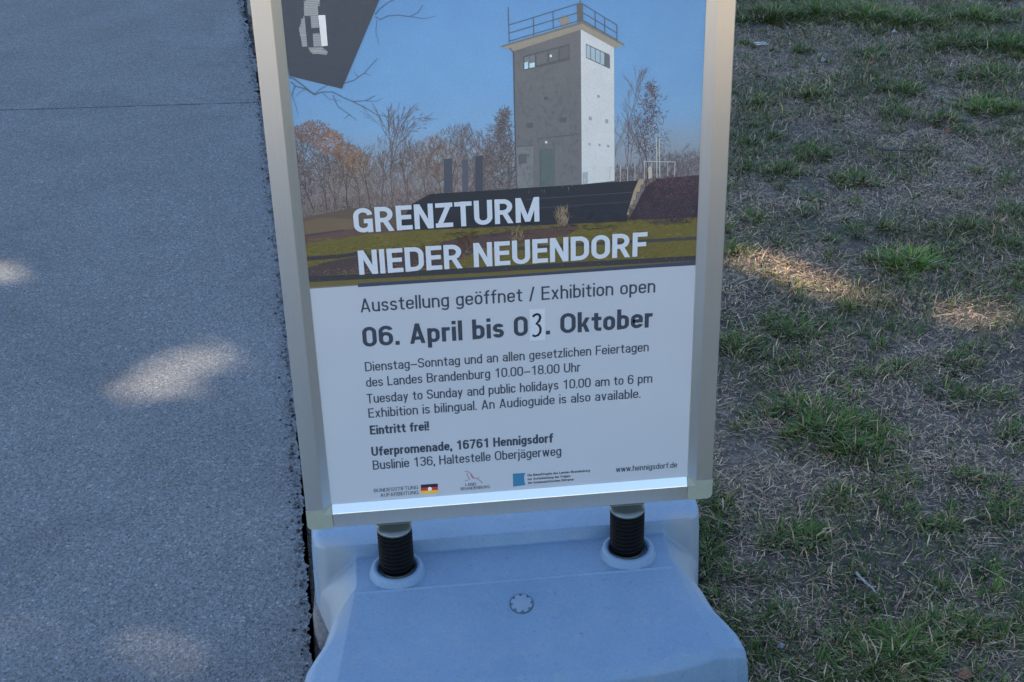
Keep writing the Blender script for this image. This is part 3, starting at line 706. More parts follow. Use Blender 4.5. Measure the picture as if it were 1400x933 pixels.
# --- frame
XO, ZB, ZT = 0.327, 0.2315, 1.166          # outer half width, bottom, top
WF, WP = 0.0265, 0.0402                    # flat face, whole profile
DI, DB = 0.0075, 0.0150                    # bevel's inner depth, back
prof = [(0.0, DB), (0.0, 0.0012), (0.0004, 0.0004), (0.0012, 0.0), (WF - 0.0008, 0.0), (WF + 0.0004, 0.0004), (WP - 0.0004, DI - 0.0002), (WP, DI + 0.0006), (WP, DB)]
CL = 0.0345
def rail(name, p0, p1, inward):
    bm = bmesh.new()
    rings = []
    for p in (p0, p1):
        rings.append([bm.verts.new(Vector(p) + Vector(inward) * t + Vector((0, y, 0))) for t, y in prof])
    for i in range(len(prof) - 1):
        bm.faces.new((rings[0][i], rings[0][i + 1], rings[1][i + 1], rings[1][i]))
    bm.faces.new(rings[0]); bm.faces.new(rings[1])
    return from_bm(name, bm, ALU, stand)
GAP = 0.0006
rail('side_rail', (-XO, 0, ZB + CL), (-XO, 0, ZT - CL), (1, 0, 0))
rail('side_rail', (XO, 0, ZB + CL), (XO, 0, ZT - CL), (-1, 0, 0))
rail('bottom_rail', (-XO + WP + GAP, 0, ZB), (XO - WP - GAP, 0, ZB), (0, 0, 1))
rail('top_rail', (-XO + WP + GAP, 0, ZT), (XO - WP - GAP, 0, ZT), (0, 0, -1))
for sx in (-1, 1):
    for sz in (-1, 1):
        # corner piece: a rounded flat plate whose inner corner folds down in two triangles
        bm = bmesh.new()
        fy = -0.0007
        def pt(a, b, y): return bm.verts.new((sx * (XO - a), y, (ZB + b) if sz < 0 else (ZT - b)))
        arc = [(-0.0005 + 0.009 * (1 - math.sin(t)), -0.0005 + 0.009 * (1 - math.cos(t))) for t in [i * math.pi / 16 for i in range(9)]]
        A = pt(WP, WP, DI - 0.0012); B = pt(WF, CL + 0.0006, fy); Cc = pt(WP, WF, fy); D = pt(WF + 0.0007, WF, fy)
        out = [pt(a, b, fy) for a, b in arc]               # from (x=.., b=0) round to (a=0, ..)
        side = pt(-0.0005, CL, fy); bott = pt(WP, -0.0005, fy)
        # plate: bottom right -> outer corner arc -> side top -> B -> D -> C
        loop = [bott] + (out if abs(arc[0][1] + 0.0005) < 1e-4 else out[::-1]) + [side, B, D, Cc]
        f1 = bm.faces.new(loop)
        bm.faces.new((B, A, D)); bm.faces.new((D, A, Cc))
        ext = bmesh.ops.extrude_face_region(bm, geom=bm.faces[:])
        for v in [g for g in ext['geom'] if isinstance(g, bmesh.types.BMVert)]:
            v.co.y = DB + 0.0006
        from_bm('corner_cap', bm, CORNER, stand)

bm = bmesh.new(); bm_box(bm, -0.316, 0.316, DB + 0.002, 0.034, ZB - 0.008, ZT - 0.006)
bmesh.ops.bevel(bm, geom=bm.edges[:], offset=0.0015, segments=2, affect='EDGES')
core = from_bm('core_panel', bm, CORE, stand)
bm = bmesh.new()
bm_box(bm, -0.322, 0.322, 0.036, 0.050, ZB - 0.0005, ZT)
bmesh.ops.bevel(bm, geom=bm.edges[:], offset=0.003, segments=2, affect='EDGES')
from_bm('rear_panel', bm, ALU, stand)

# --- poster sheet
YP = 0.0092
bm = bmesh.new(); bm_box(bm, -0.297, 0.297, YP, YP + 0.0004, 0.258, ZT - 0.030)
poster = from_bm('poster', bm, PAPERM, stand)

class Pic:
    """a flat print: coloured shapes in thin layers on the sheet"""
    def __init__(s): s.v, s.f, s.c, s.lay = [], [], [], 0
    def y(s, j=0.0): return YP - 0.00012 - s.lay * 0.000009 - j
    def poly(s, pts, col, j=0.0):
        b = len(s.v)
        cc = col if isinstance(col, list) else [col] * len(pts)
        for (x, z), c_ in zip(pts, cc):
            s.v.append((x / 1000, s.y(j), z / 1000)); s.c.append(c_)
        s.f.append(tuple(range(b, b + len(pts))))
    def line(s, pts, w0, w1, col, j=0.0):
        n = len(pts)
        L, Rr = [], []
        for i, (x, z) in enumerate(pts):
            x0, z0 = pts[max(0, i - 1)]; x1, z1 = pts[min(n - 1, i + 1)]
            tx, tz = x1 - x0, z1 - z0; q_ = math.hypot(tx, tz) or 1
            w = (w0 + (w1 - w0) * i / max(1, n - 1)) / 2
            L.append((x - tz / q_ * w, z + tx / q_ * w)); Rr.append((x + tz / q_ * w, z - tx / q_ * w))
        for i in range(n - 1):
            s.poly([L[i], L[i + 1], Rr[i + 1], Rr[i]], col, j)
    def build(s, name, mat, parent):
        me = bpy.data.meshes.new(name)
        me.from_pydata(s.v, [], s.f)
        ca = me.color_attributes.new('Col', 'FLOAT_COLOR', 'POINT')
        c4 = np.ones((len(s.v), 4), dtype=np.float32); c4[:, :3] = np.array(s.c)
        ca.data.foreach_set('color', c4.ravel())
        bm = bmesh.new(); bm.from_mesh(me)
        bmesh.ops.triangulate(bm, faces=[f for f in bm.faces if len(f.verts) > 4])
        for f in bm.faces:
            f.normal_update()
            if f.normal.y > 0: f.normal_flip()
        bm.to_mesh(me); bm.free()
        return link(name, me, mat, parent)

XI = 0.2955 * 1000
PB = 653.0
pic = Pic()
# printed sky: rows from the horizon up
rows = [(PB, (110, 106, 112)), (770, (116, 110, 120)), (800, (124, 124, 138)), (845, (128, 146, 174)), (890, (114, 152, 200)), (950, (105, 148, 202)), (1010, (100, 144, 200)), (1070, (93, 138, 197)), (1133, (86, 130, 192))]
for (za, ca_), (zb, cb_) in zip(rows, rows[1:]):
    for k in range(8):
        xa = -XI + 2 * XI * k / 8; xb = -XI + 2 * XI * (k + 1) / 8
        def cc(c_, x):
            t = 1 + 0.03 * math.cos(x / 150.0)
            return ink(*[min(255, v * t) for v in c_])
        pic.poly([(xa, za), (xb, za), (xb, zb), (xa, zb)], [cc(ca_, xa), cc(ca_, xb), cc(cb_, xb), cc(cb_, xa)])
pic.lay = 1
tr = random.Random(5)
def jit(c_, s_): 
    k = tr.gauss(0, s_)
    return ink(*[max(20, min(235, v + k + tr.gauss(0, s_ * 0.35))) for v in c_])
def twigtree(x, z, ang, ln, w, depth, col, spread, droop=0.0):
    pts = [(x, z)]
    a = ang
    for k in range(3):
        a += tr.gauss(0, 0.10)
        pts.append((pts[-1][0] + math.sin(a) * ln / 3, pts[-1][1] + math.cos(a) * ln / 3))
    pic.line(pts, w, w * 0.65, jit(col, 7), tr.random() * 0.00006)
    if depth <= 0: return
    n = 3 if depth > 1 else 4
    for k in range(n):
        t = tr.choice((1, 2, 3)) if k else 3
        aa = a + tr.uniform(-spread, spread) + droop * (1 if a > 0 else -1)
        twigtree(pts[t][0], pts[t][1], aa, ln * tr.uniform(0.52, 0.78), max(0.35, w * 0.58), depth - 1, col, spread, droop)
def fuzz(cx, cz, rx, rz, n, col, s_=10, ln=(2, 6), up=0.9, w=0.5):
    for k in range(n):
        a = tr.uniform(0, 6.283); q_ = math.sqrt(tr.random())
        px, pz = cx + rx * q_ * math.cos(a), cz + rz * q_ * math.sin(a)
        d_ = tr.gauss(0, up); l_ = tr.uniform(*ln)
        x1_ = px + l_ * math.sin(d_)
        if abs(px) > XI - 1 or abs(x1_) > XI - 1: continue
        pic.line([(px, pz), (x1_, pz + l_ * math.cos(d_))], w, w * 0.6, jit(col, s_), tr.random() * 0.00006)
GB = (98, 94, 104); BR = (114, 94, 92); DK = (82, 80, 92); OR = (122, 99, 90)
# far haze of twigs along the horizon
for x in range(-290, 20, 9):
    fuzz(x, 806 + 12 * math.sin(x * 0.05), 12, 46, 90, (110, 104, 112), 9, (4, 12), 0.5, 0.9)
for x in range(-290, 10, 12):
    fuzz(x, 772, 14, 24, 80, (96, 88, 94), 10, (3, 9), 0.7, 0.95)
pic.lay = 8
# copse on the left with rust-coloured tops
for x, h_ in ((-288, 118), (-270, 122), (-252, 116), (-238, 104), (-222, 98), (-205, 92), (-190, 84)):
    twigtree(x, 775, tr.gauss(0, 0.05), h_ * 0.42, 2.2, 4, (84, 79, 86), 0.5)
for cx, cz, rx, rz, n, col in ((-278, 862, 24, 34, 420, GB), (-262, 893, 26, 16, 330, BR), (-240, 876, 20, 18, 300, OR), (-218, 858, 18, 16, 220, OR), (-285, 820, 18, 34, 240, DK), (-250, 830, 26, 30, 300, GB), (-205, 845, 18, 20, 160, (134, 116, 108)), (-226, 818, 24, 28, 200, (118, 110, 112))):
    fuzz(cx, cz, rx, rz, int(n * 1.6), col, 11, (2, 6), 1.3, 0.9)
# bare trees in the middle
for x, h_, sp_ in ((-158, 132, 0.34), (-134, 112, 0.36), (-176, 92, 0.5), (-110, 90, 0.55), (-74, 110, 0.55), (-58, 100, 0.6), (-40, 92, 0.5), (-90, 72, 0.6), (-28, 80, 0.5)):
    twigtree(x, 772, tr.gauss(0, 0.05), h_ * 0.44, 2.0, 5, (94, 88, 96), sp_)
fuzz(-98, 842, 30, 34, 420, (122, 106, 104), 9, (3, 8), 0.7, 0.6); fuzz(-62, 848, 44, 42, 620, (106, 100, 108), 9, (3, 8), 0.5, 0.7); fuzz(-150, 846, 34, 46, 480, (108, 102, 110), 9, (3, 9), 0.5, 0.55); fuzz(-195, 820, 22, 40, 420, (106, 96, 98), 9, (3, 8), 0.8, 0.6)
# dense tree left of the tower
for x, z, a, l_ in ((8, 768, -0.02, 64),):
    twigtree(x, z, a, l_, 3.2, 5, (88, 88, 102), 0.8)
for k in range(24):
    z = 782 + k * 5.4; half = 44 * (1 - (k / 25.0) ** 1.5) + 3
    w_ = half * (0.7 + 0.4 * tr.random()); fuzz(9 - w_ * 0.3, z, w_ * 0.55, 5, 30, (88, 88, 101), 15, (3, 9), 1.35, 0.95); fuzz(6 - w_ * 0.38, z, w_ * 0.95, 5, 26, (96, 96, 108), 15, (4, 11), 1.4, 0.8)
# trees to the right of the tower
twigtree(176, 768, 0.05, 66, 2.4, 5, (104, 102, 116), 0.45); twigtree(160, 768, -0.05, 52, 1.6, 4, (110, 108, 122), 0.4)
twigtree(207, 765, 0.03, 62, 2.4, 3, (86, 84, 96), 0.4)
for k in range(22):
    z = 830 + k * 4.9; half = 34 * (1 - abs((k - 5) / 18.0) ** 1.6) + 2
    w_ = half * (0.75 + 0.35 * tr.random()); fuzz(212 + tr.gauss(0, 2.5), z, w_ * 0.5, 5, 20, (88, 86, 100), 13, (2, 6), 1.2, 0.9); fuzz(212 + tr.gauss(0, 3), z, w_, 6, 20, (94, 92, 106), 13, (2, 7), 1.3, 0.8)
for x in range(165, 292, 8):
    fuzz(x, 785 + (18 if x > 220 else 4), 9, 26, 80, (94, 92, 106), 12, (3, 8), 0.7, 0.9)
for x in (240, 258, 276, 288): twigtree(x, 762, tr.gauss(0, 0.1), 32, 1.2, 4, (104, 102, 116), 0.6)

pic.lay = 18
logos = {'flag_emblem': Pic(), 'eagle_emblem': Pic(), 'blue_emblem': Pic()}; banner = Pic()
LOGO_C = {}
for kind, pts, col in PIC:
    if kind == 'S': continue
    j = PIC.index((kind, pts, col))
    isban = kind == 'P' and col in ((66, 74, 92), (122, 130, 146), (205, 208, 226))
    islogo = col in ((44, 48, 70), (170, 62, 72), (206, 168, 70), (214, 216, 222), (138, 84, 100), (62, 112, 160))
    if col in ((186, 196, 214), (40, 46, 62)): continue
    tgt = banner if isban else logos['eagle_emblem' if col == (138, 84, 100) else 'blue_emblem' if col == (62, 112, 160) else 'flag_emblem'] if islogo else pic
    tgt.lay += 1
    cx = [(max(-XI, min(XI, x)), z) for x, z in pts]
    cx = [(x, min(z, 1134)) for x, z in cx]
    if kind == 'P': tgt.poly(cx, ink(*col))
    else:
        w = float(kind[1:]) * 1.12
        tgt.line(cx, w, w * (0.6 if col == (84, 96, 124) else 1.0), ink(*col))
    if col == (104, 94, 88):           # grass and leaf litter flecks under the border lines
        pic.lay += 1
        for k in range(3200):
            z = 657 + 76 * tr.random(); x = tr.uniform(-XI + 6, XI - 6); l_ = tr.uniform(2, 8)
            cz = tr.choice(((96, 92, 62), (108, 103, 68), (84, 82, 60), (90, 80, 66), (116, 110, 76), (92, 93, 60)))
            pic.line([(x, z), (x + l_, z + tr.gauss(0, 0.25))], tr.uniform(0.5, 1.2), 0.4, jit(cz, 7), tr.random() * 0.00001)
    if col == (74, 68, 78):
        pic.lay += 1
        for k in range(700):
            t = tr.random(); x = -285 + 235 * t; z = 667 + 14 * tr.random() + 12 * t
            if tr.random() < 0.35: x = tr.uniform(-90, 10); z = 688 + 12 * tr.random() + (x + 90) * 0.06
            cz = tr.choice(((100, 82, 84), (70, 62, 74), (120, 98, 92), (88, 70, 74), (136, 116, 108)))
            pic.line([(x, z), (x + tr.uniform(0.8, 2.6), z + tr.gauss(0, 0.6))], 0.9, 0.6, jit(cz, 9), tr.random() * 0.00001)
    if col == (62, 58, 72):
        pic.lay += 1
        fuzz(240, 742, 42, 24, 900, (68, 64, 78), 9, (2, 5), 1.4, 0.8); fuzz(255, 770, 38, 14, 420, (78, 68, 82), 10, (2, 5), 1.2, 0.7); fuzz(250, 786, 44, 7, 260, (84, 72, 84), 10, (2, 5), 1.0, 0.7)
        fuzz(265, 735, 28, 16, 300, (58, 54, 72), 9, (2, 5), 1.4, 0.8)
pic.lay += 1
for k in range(420):               # rough render, streaks and board marks on the shaded face of the tower
    t = tr.random(); u_ = tr.random()
    x = 21 + t * 90; z = 782 + u_ * 215 + t * 4
    if (62 < x < 84 and z < 832) : continue
    pic.line([(x, z), (x + tr.gauss(0, 0.6), z - tr.uniform(1.5, 7))], tr.uniform(0.4, 1.4), 0.4, jit((104, 108, 121), 3), tr.random() * 0.00001)
for k in range(120):
    x = 117 + tr.random() * 42; z = 800 + tr.random() * 200
    pic.line([(x, z), (x + tr.gauss(0, 0.3), z - tr.uniform(2, 8))], tr.uniform(0.4, 1.2), 0.4, jit((186, 193, 210), 3), tr.random() * 0.00001)
pic.lay += 1
for z0_, dz_ in ((762, -1.2), (754, -1.0), (746, -0.8), (738, -0.6), (730, -0.4)):   # courses of the dark wall
    for k in range(40):
        x = -90 + 285 * tr.random()
        pic.line([(x, z0_ - 10 + tr.gauss(0, 3) + x * 0.004), (x + tr.uniform(4, 16), z0_ - 10 + tr.gauss(0, 3) + x * 0.004)], 0.6, 0.4, jit((56, 61, 74), 6), tr.random() * 0.00001)
pic.lay += 1
for k in range(900):               # grass in the print leans over the hard borders
    z = 657 + 70 * tr.random(); x = tr.uniform(-XI + 5, XI - 5)
    cz = tr.choice(((100, 97, 70), (112, 108, 78), (84, 82, 66), (94, 86, 74), (74, 72, 70)))
    pic.line([(x, z), (x + tr.gauss(0, 0.8), z + tr.uniform(1.2, 3.4))], 0.55, 0.3, jit(cz, 8), tr.random() * 0.00001)
pic.lay += 1
fuzz(87, 740, 10, 15, 150, (128, 118, 112), 12, (4, 12), 0.3, 0.6)          # dry reeds before the wall
fuzz(20, 716, 9, 10, 50, (130, 118, 104), 12, (4, 10), 0.3, 0.6)
for cx, cz in ((-180, 694), (-165, 696), (-118, 700), (-100, 698), (-60, 705), (-46, 712)):
    fuzz(cx, cz, 8, 8, 30, (92, 76, 70), 10, (5, 14), 0.35, 0.7)
for z0_, n_ in ((792, 4),):
    pass
pic.build('printed_photo', PRINT, poster)
banner.lay += 1
# fine pale lines hatch the emblem
bz = lambda px: None
for xa, xb, za, zb in EMB:
    z = za
    while z < zb:
        banner.line([(xa, z), (xb, z + 0.3)], 0.75, 0.75, ink(158, 164, 178)); z += 2.35
banner.v = [(x, y_ - 0.0012, z) for x, y_, z in banner.v]
banner.build('grey_banner', PRINT, poster)
for nm_, lg_ in logos.items(): lg_.build(nm_, PRINT, poster)
st = Pic(); st.lay = 40
for kind, pts, col in PIC:
    if col == (186, 196, 214): st.poly(pts, (0.80, 0.795, 0.79))
for kind, pts, col in PIC:
    if col == (40, 46, 62): st.lay = 90; st.line(pts, 3.9, 3.5, ink(*col))
so = st.build('correction_sticker', PRINT, poster)
so['label'] = 'paler pasted square with a handwritten 3'

# --- lettering: a condensed grotesque drawn with strokes
def glyphs(w):
    """skeletons in cap heights; w = stem. Each glyph: (width, strokes); stroke = (closed, [(x, y, corner radius)]) or ('D', x0, y0, x1, y1)"""
    h = w / 2; T = 1 - h; B = h; xh = 0.715; X = xh - h; dsc = -0.255 + h
    G = {}
    def wide(a): return h, a - h
    def box(a, t, b=B):
        l, r_ = wide(a); rr = (r_ - l) / 2 * 1.0
        return (True, [(l, b, rr), (r_, b, rr), (r_, t, rr), (l, t, rr)])
    cw = 0.56 + w * 0.35; lw = 0.44 + w * 0.42
    l, r_ = wide(cw); rr = (r_ - l) / 2; m = 0.52
    def S_(a): l, r_ = wide(a); return l, r_, (r_ - l) / 2
    # capitals
    G['A'] = (cw + .03, [('D', h * 1.05, 0, (cw + .03) / 2, 1), ('D', cw + .03 - h * 1.05, 0, (cw + .03) / 2, 1), (0, [(cw * .22, .27, 0), (cw * .83, .27, 0)])])
    G['B'] = (cw, [(0, [(l, 0, 0), (l, 1, 0)]), (0, [(l, T, 0), (r_ - .02, T, .2), (r_ - .02, m, .2), (l, m, 0)]), (0, [(l, m, 0), (r_, m, .22), (r_, B, .22), (l, B, 0)])])
    G['D'] = (cw + .03, [(0, [(l, 0, 0), (l, 1, 0)]), (0, [(l, T, 0), (r_ + .03, T, rr * 1.1), (r_ + .03, B, rr * 1.1), (l, B, 0)])])
    ew = cw - .08; el, er, _ = S_(ew)
    G['E'] = (ew, [(0, [(el, 0, 0), (el, 1, 0)]), (0, [(el, T, 0), (ew, T, 0)]), (0, [(el, m, 0), (ew - .03, m, 0)]), (0, [(el, B, 0), (ew, B, 0)])])
    G['F'] = (ew - .02, [(0, [(el, 0, 0), (el, 1, 0)]), (0, [(el, T, 0), (ew - .02, T, 0)]), (0, [(el, m - .02, 0), (ew - .06, m - .02, 0)])])
    gr = r_ + .03; grr = (gr - l) / 2
    G['G'] = (cw + .03, [(0, [(gr, .70, 0), (gr, T, grr), (l, T, grr), (l, B, grr), (gr, B, grr), (gr, .46, 0), (cw * .56, .46, 0)]), (0, [(gr, 0, 0), (gr, .46, 0)])])
    G['H'] = (cw + .02, [(0, [(l, 0, 0), (l, 1, 0)]), (0, [(r_ + .02, 0, 0), (r_ + .02, 1, 0)]), (0, [(l, m, 0), (r_ + .02, m, 0)])])
    G['I'] = (w, [(0, [(h, 0, 0), (h, 1, 0)])])
    G['L'] = (ew - .05, [(0, [(el, 0, 0), (el, 1, 0)]), (0, [(el, B, 0), (ew - .05, B, 0)])])
    mw = cw + .20
    G['M'] = (mw, [(0, [(h, 0, 0), (h, 1, 0)]), (0, [(mw - h, 0, 0), (mw - h, 1, 0)]), ('D', h * 1.1, 1, mw / 2, .02), ('D', mw - h * 1.1, 1, mw / 2, .02)])
    G['N'] = (cw + .03, [(0, [(l, 0, 0), (l, 1, 0)]), (0, [(r_ + .03, 0, 0), (r_ + .03, 1, 0)]), ('D', h * 1.15, 1, cw + .03 - h * 1.15, 0)])
    G['O'] = (cw + .04, [box(cw + .04, T)])
    G['R'] = (cw + .02, [(0, [(l, 0, 0), (l, 1, 0)]), (0, [(l, T, 0), (r_ - .01, T, .23), (r_ - .01, .46, .23), (l, .46, 0)]), ('D', cw * .52, .46, cw + .02 - h * 1.05, 0)])
    q_ = (T - m) / 2 * 1.0
    G['S'] = (cw - .02, [(0, [(r_ - .03, .76, 0), (r_ - .03, T, q_), (l, T, q_), (l, m, q_), (r_ - .02, m, q_), (r_ - .02, B, q_), (l - .0, B, q_), (l, .27, 0)])])
    G['T'] = (cw - .04, [(0, [(cw / 2 - .02, 0, 0), (cw / 2 - .02, 1, 0)]), (0, [(0, T, 0), (cw - .04, T, 0)])])
    G['U'] = (cw + .01, [(0, [(l, 1, 0), (l, B, rr), (r_ + .01, B, rr), (r_ + .01, 1, 0)])])
    G['K'] = (cw, [(0, [(l, 0, 0), (l, 1, 0)]), ('D', w * 1.1, .42, cw - h, 1), ('D', w * 1.7, .55, cw - h, 0)])
    G['Z'] = (cw - .04, [(0, [(.01, T, 0), (cw - .04, T, 0)]), (0, [(0, B, 0), (cw - .04, B, 0)]), ('D', h * 1.35, w * .5, cw - .04 - h * 1.35, 1 - w * .5)])
    # lower case
    a = lw; l2, r2, q2 = S_(a)
    arch = lambda x0, x1: (0, [(x0, xh * .55, 0), (x0, X, (x1 - x0) / 2), (x1, X, (x1 - x0) / 2), (x1, 0, 0)])
    G['o'] = (a, [box(a, X)])
    G['ö'] = (a, [box(a, X), (0, [(a * .27 - .0, .83, 0), (a * .27, .83 + w * .95, 0)]), (0, [(a * .73, .83, 0), (a * .73, .83 + w * .95, 0)])])
    bowl = (True, [(l2, B, q2), (r2, B, q2), (r2, X, q2), (l2, X, q2)])
    G['n'] = (a, [(0, [(l2, 0, 0), (l2, xh, 0)]), arch(l2, r2)])
    G['h'] = (a, [(0, [(l2, 0, 0), (l2, 1, 0)]), arch(l2, r2)])
    G['m'] = (2 * a - w, [(0, [(l2, 0, 0), (l2, xh, 0)]), arch(l2, r2), arch(r2, 2 * r2 - l2)])
    G['u'] = (a, [(0, [(r2, 0, 0), (r2, xh, 0)]), (0, [(l2, xh, 0), (l2, B, q2), (r2, B, q2), (r2, xh * .45, 0)])])
    G['r'] = (a * .66, [(0, [(l2, 0, 0), (l2, xh, 0)]), (0, [(l2, xh * .5, 0), (l2, X, q2 * .85), (a * .66, X, 0)])])
    G['b'] = (a, [(0, [(l2, 0, 0), (l2, 1, 0)]), bowl]); G['d'] = (a, [(0, [(r2, 0, 0), (r2, 1, 0)]), bowl])
    G['p'] = (a, [(0, [(l2, -.255, 0), (l2, xh, 0)]), bowl]); G['q'] = (a, [(0, [(r2, -.255, 0), (r2, xh, 0)]), bowl])
    G['g'] = (a, [bowl, (0, [(r2, xh, 0), (r2, dsc, q2), (l2, dsc, q2), (l2, dsc + .10, 0)])])
    G['c'] = (a - .03, [(0, [(r2 - .03, xh * .68, 0), (r2 - .03, X, q2), (l2, X, q2), (l2, B, q2), (r2 - .03, B, q2), (r2 - .03, xh * .33, 0)])])
    G['e'] = (a, [(0, [(l2, xh * .51, 0), (r2, xh * .51, 0), (r2, X, q2), (l2, X, q2), (l2, B, q2), (r2, B, q2), (r2, xh * .29, 0)])])
    mid = xh * .545; qa = (mid - B) / 2
    ga = [(0, [(l2 + .01, xh * .72, 0), (l2 + .01, X, q2), (r2, X, q2), (r2, 0, 0)]), (0, [(r2, mid, 0), (l2, mid, qa), (l2, B, qa), (r2, B, qa * 1.3), (r2, mid * .75, 0)])]
    G['a'] = (a, ga)
    G['ä'] = (a, ga + [(0, [(a * .27, .83, 0), (a * .27, .83 + w * .95, 0)]), (0, [(a * .73, .83, 0), (a * .73, .83 + w * .95, 0)])])
    ms = xh * .5; qs = (X - ms) / 2
    G['s'] = (a - .05, [(0, [(r2 - .06, xh * .74, 0), (r2 - .06, X, qs), (l2, X, qs), (l2, ms, qs), (r2 - .05, ms, qs), (r2 - .05, B, qs), (l2 - .0, B, qs), (l2, xh * .27, 0)])])
    G['i'] = (w, [(0, [(h, 0, 0), (h, xh, 0)]), (0, [(h, 1 - w * .95, 0), (h, 1, 0)])])
    G['j'] = (w, [(0, [(h, xh, 0), (h, dsc, .07), (-.07, dsc, 0)]), (0, [(h, 1 - w * .95, 0), (h, 1, 0)])])
    G['l'] = (w, [(0, [(h, 0, 0), (h, 1, 0)])])
    tx = .11 + h
    G['t'] = (.11 + w + .13, [(0, [(tx, .90, 0), (tx, B, .11), (tx + h + .13, B, 0)]), (0, [(0, X, 0), (tx + h + .13, X, 0)])])
    G['f'] = (.10 + w + .12, [(0, [(tx - .01, 0, 0), (tx - .01, T, .12), (tx + h + .12, T, 0)]), (0, [(0, X, 0), (tx + h + .11, X, 0)])])
    G['k'] = (a, [(0, [(l2, 0, 0), (l2, 1, 0)]), ('D', w * 1.15, xh * .38, a - h, xh), ('D', w * 1.6, xh * .52, a - h, 0)])
    G['v'] = (a, [('D', h * 1.05, xh, a / 2, 0), ('D', a - h * 1.05, xh, a / 2, 0)])
    G['w'] = (a * 1.45, [('D', h * 1.05, xh, a * .40, 0), ('D', a * .725, xh, a * .40, 0), ('D', a * .725, xh, a * 1.05, 0), ('D', a * 1.45 - h * 1.05, xh, a * 1.05, 0)])
    G['x'] = (a, [('D', h * 1.1, xh, a - h * 1.1, 0), ('D', a - h * 1.1, xh, h * 1.1, 0)])
    G['y'] = (a, [('D', h * 1.05, xh, a / 2, 0), ('D', a - h * 1.05, xh, a * .26, -.255)])
    G['z'] = (a - .05, [(0, [(0, X, 0), (a - .05, X, 0)]), (0, [(0, B, 0), (a - .05, B, 0)]), ('D', h * 1.3, w * .5, a - .05 - h * 1.3, xh - w * .5)])
    # figures and points
    dw = 0.52 + w * .38; l3, r3, q3 = S_(dw)
    G['0'] = (dw, [box(dw, T)])
    G['1'] = (dw, [(0, [(dw * .62, 0, 0), (dw * .62, 1, 0)]), (0, [(dw * .62, .90 - h * .4, 0), (dw * .16, .76, 0)])])
    G['3'] = (dw, [(0, [(l3, .78, 0), (l3, T, q3), (r3, T, q3), (r3, .53, q3 * .9), (dw * .42, .53, 0)]), (0, [(dw * .42, .53, 0), (r3, .53, q3 * .9), (r3, B, q3), (l3, B, q3), (l3, .25, 0)])])
    G['6'] = (dw, [(True, [(l3, B, q3), (r3, B, q3), (r3, .60, q3), (l3, .60, q3)]), (0, [(l3, .35, 0), (l3, T, q3), (r3, T, q3), (r3, .77, 0)])])
    G['7'] = (dw, [(0, [(0, T, 0), (dw, T, 0)]), ('D', dw - h * 1.2, 1 - w * .5, dw * .30, 0)])
    G['8'] = (dw, [(True, [(l3, B, q3 * .9), (r3, B, q3 * .9), (r3, .53, q3 * .9), (l3, .53, q3 * .9)]), (True, [(l3 + .02, .53, q3 * .8), (r3 - .02, .53, q3 * .8), (r3 - .02, T, q3 * .8), (l3 + .02, T, q3 * .8)])])
    G['.'] = (w * 1.05, [(0, [(h, 0, 0), (h, w * 1.05, 0)])])
    G[','] = (w * 1.05, [(0, [(h, w * 1.05, 0), (h, -.02, 0), (h * .5, -.14, 0)])])
    G['–'] = (.60, [(0, [(0, .37, 0), (.60, .37, 0)])])
    G['/'] = (.34, [('D', h * .8, -.03, .34 - h * .8, 1.03)])
    G['!'] = (w, [(0, [(h, w * 1.6, 0), (h, 1, 0)]), (0, [(h, 0, 0), (h, w, 0)])])
    return G

def fillet(pts, closed):
    n = len(pts); out = []
    for i, (x, y, r_) in enumerate(pts):
        if r_ <= 0 or (not closed and i in (0, n - 1)):
            out.append((x, y)); continue
        p = Vector((x, y)); a = Vector(pts[i - 1][:2]); b = Vector(pts[(i + 1) % n][:2])
        d0, d1 = (a - p), (b - p)
        lim0 = d0.length * (0.5 if (closed or i - 1 > 0) else 1); lim1 = d1.length * (0.5 if (closed or i + 1 < n - 1) else 1)
        rr = min(r_, lim0 * 1.0001, lim1 * 1.0001)
        ry0, ry1 = min(r_ , lim0), min(r_, lim1)
        d0.normalize(); d1.normalize()
        s, e = p + d0 * ry0, p + d1 * ry1
        for k in range(7):
            t = k / 6 * math.pi / 2
            q_ = p + d0 * ry0 * (1 - math.sin(t)) + d1 * ry1 * (1 - math.cos(t))
            out.append((q_.x, q_.y))
    res = [out[0]]
    for q_ in out[1:]:
        if math.hypot(q_[0] - res[-1][0], q_[1] - res[-1][1]) > 1e-5: res.append(q_)
    if closed and math.hypot(res[0][0] - res[-1][0], res[0][1] - res[-1][1]) < 1e-5: res.pop()
    return res

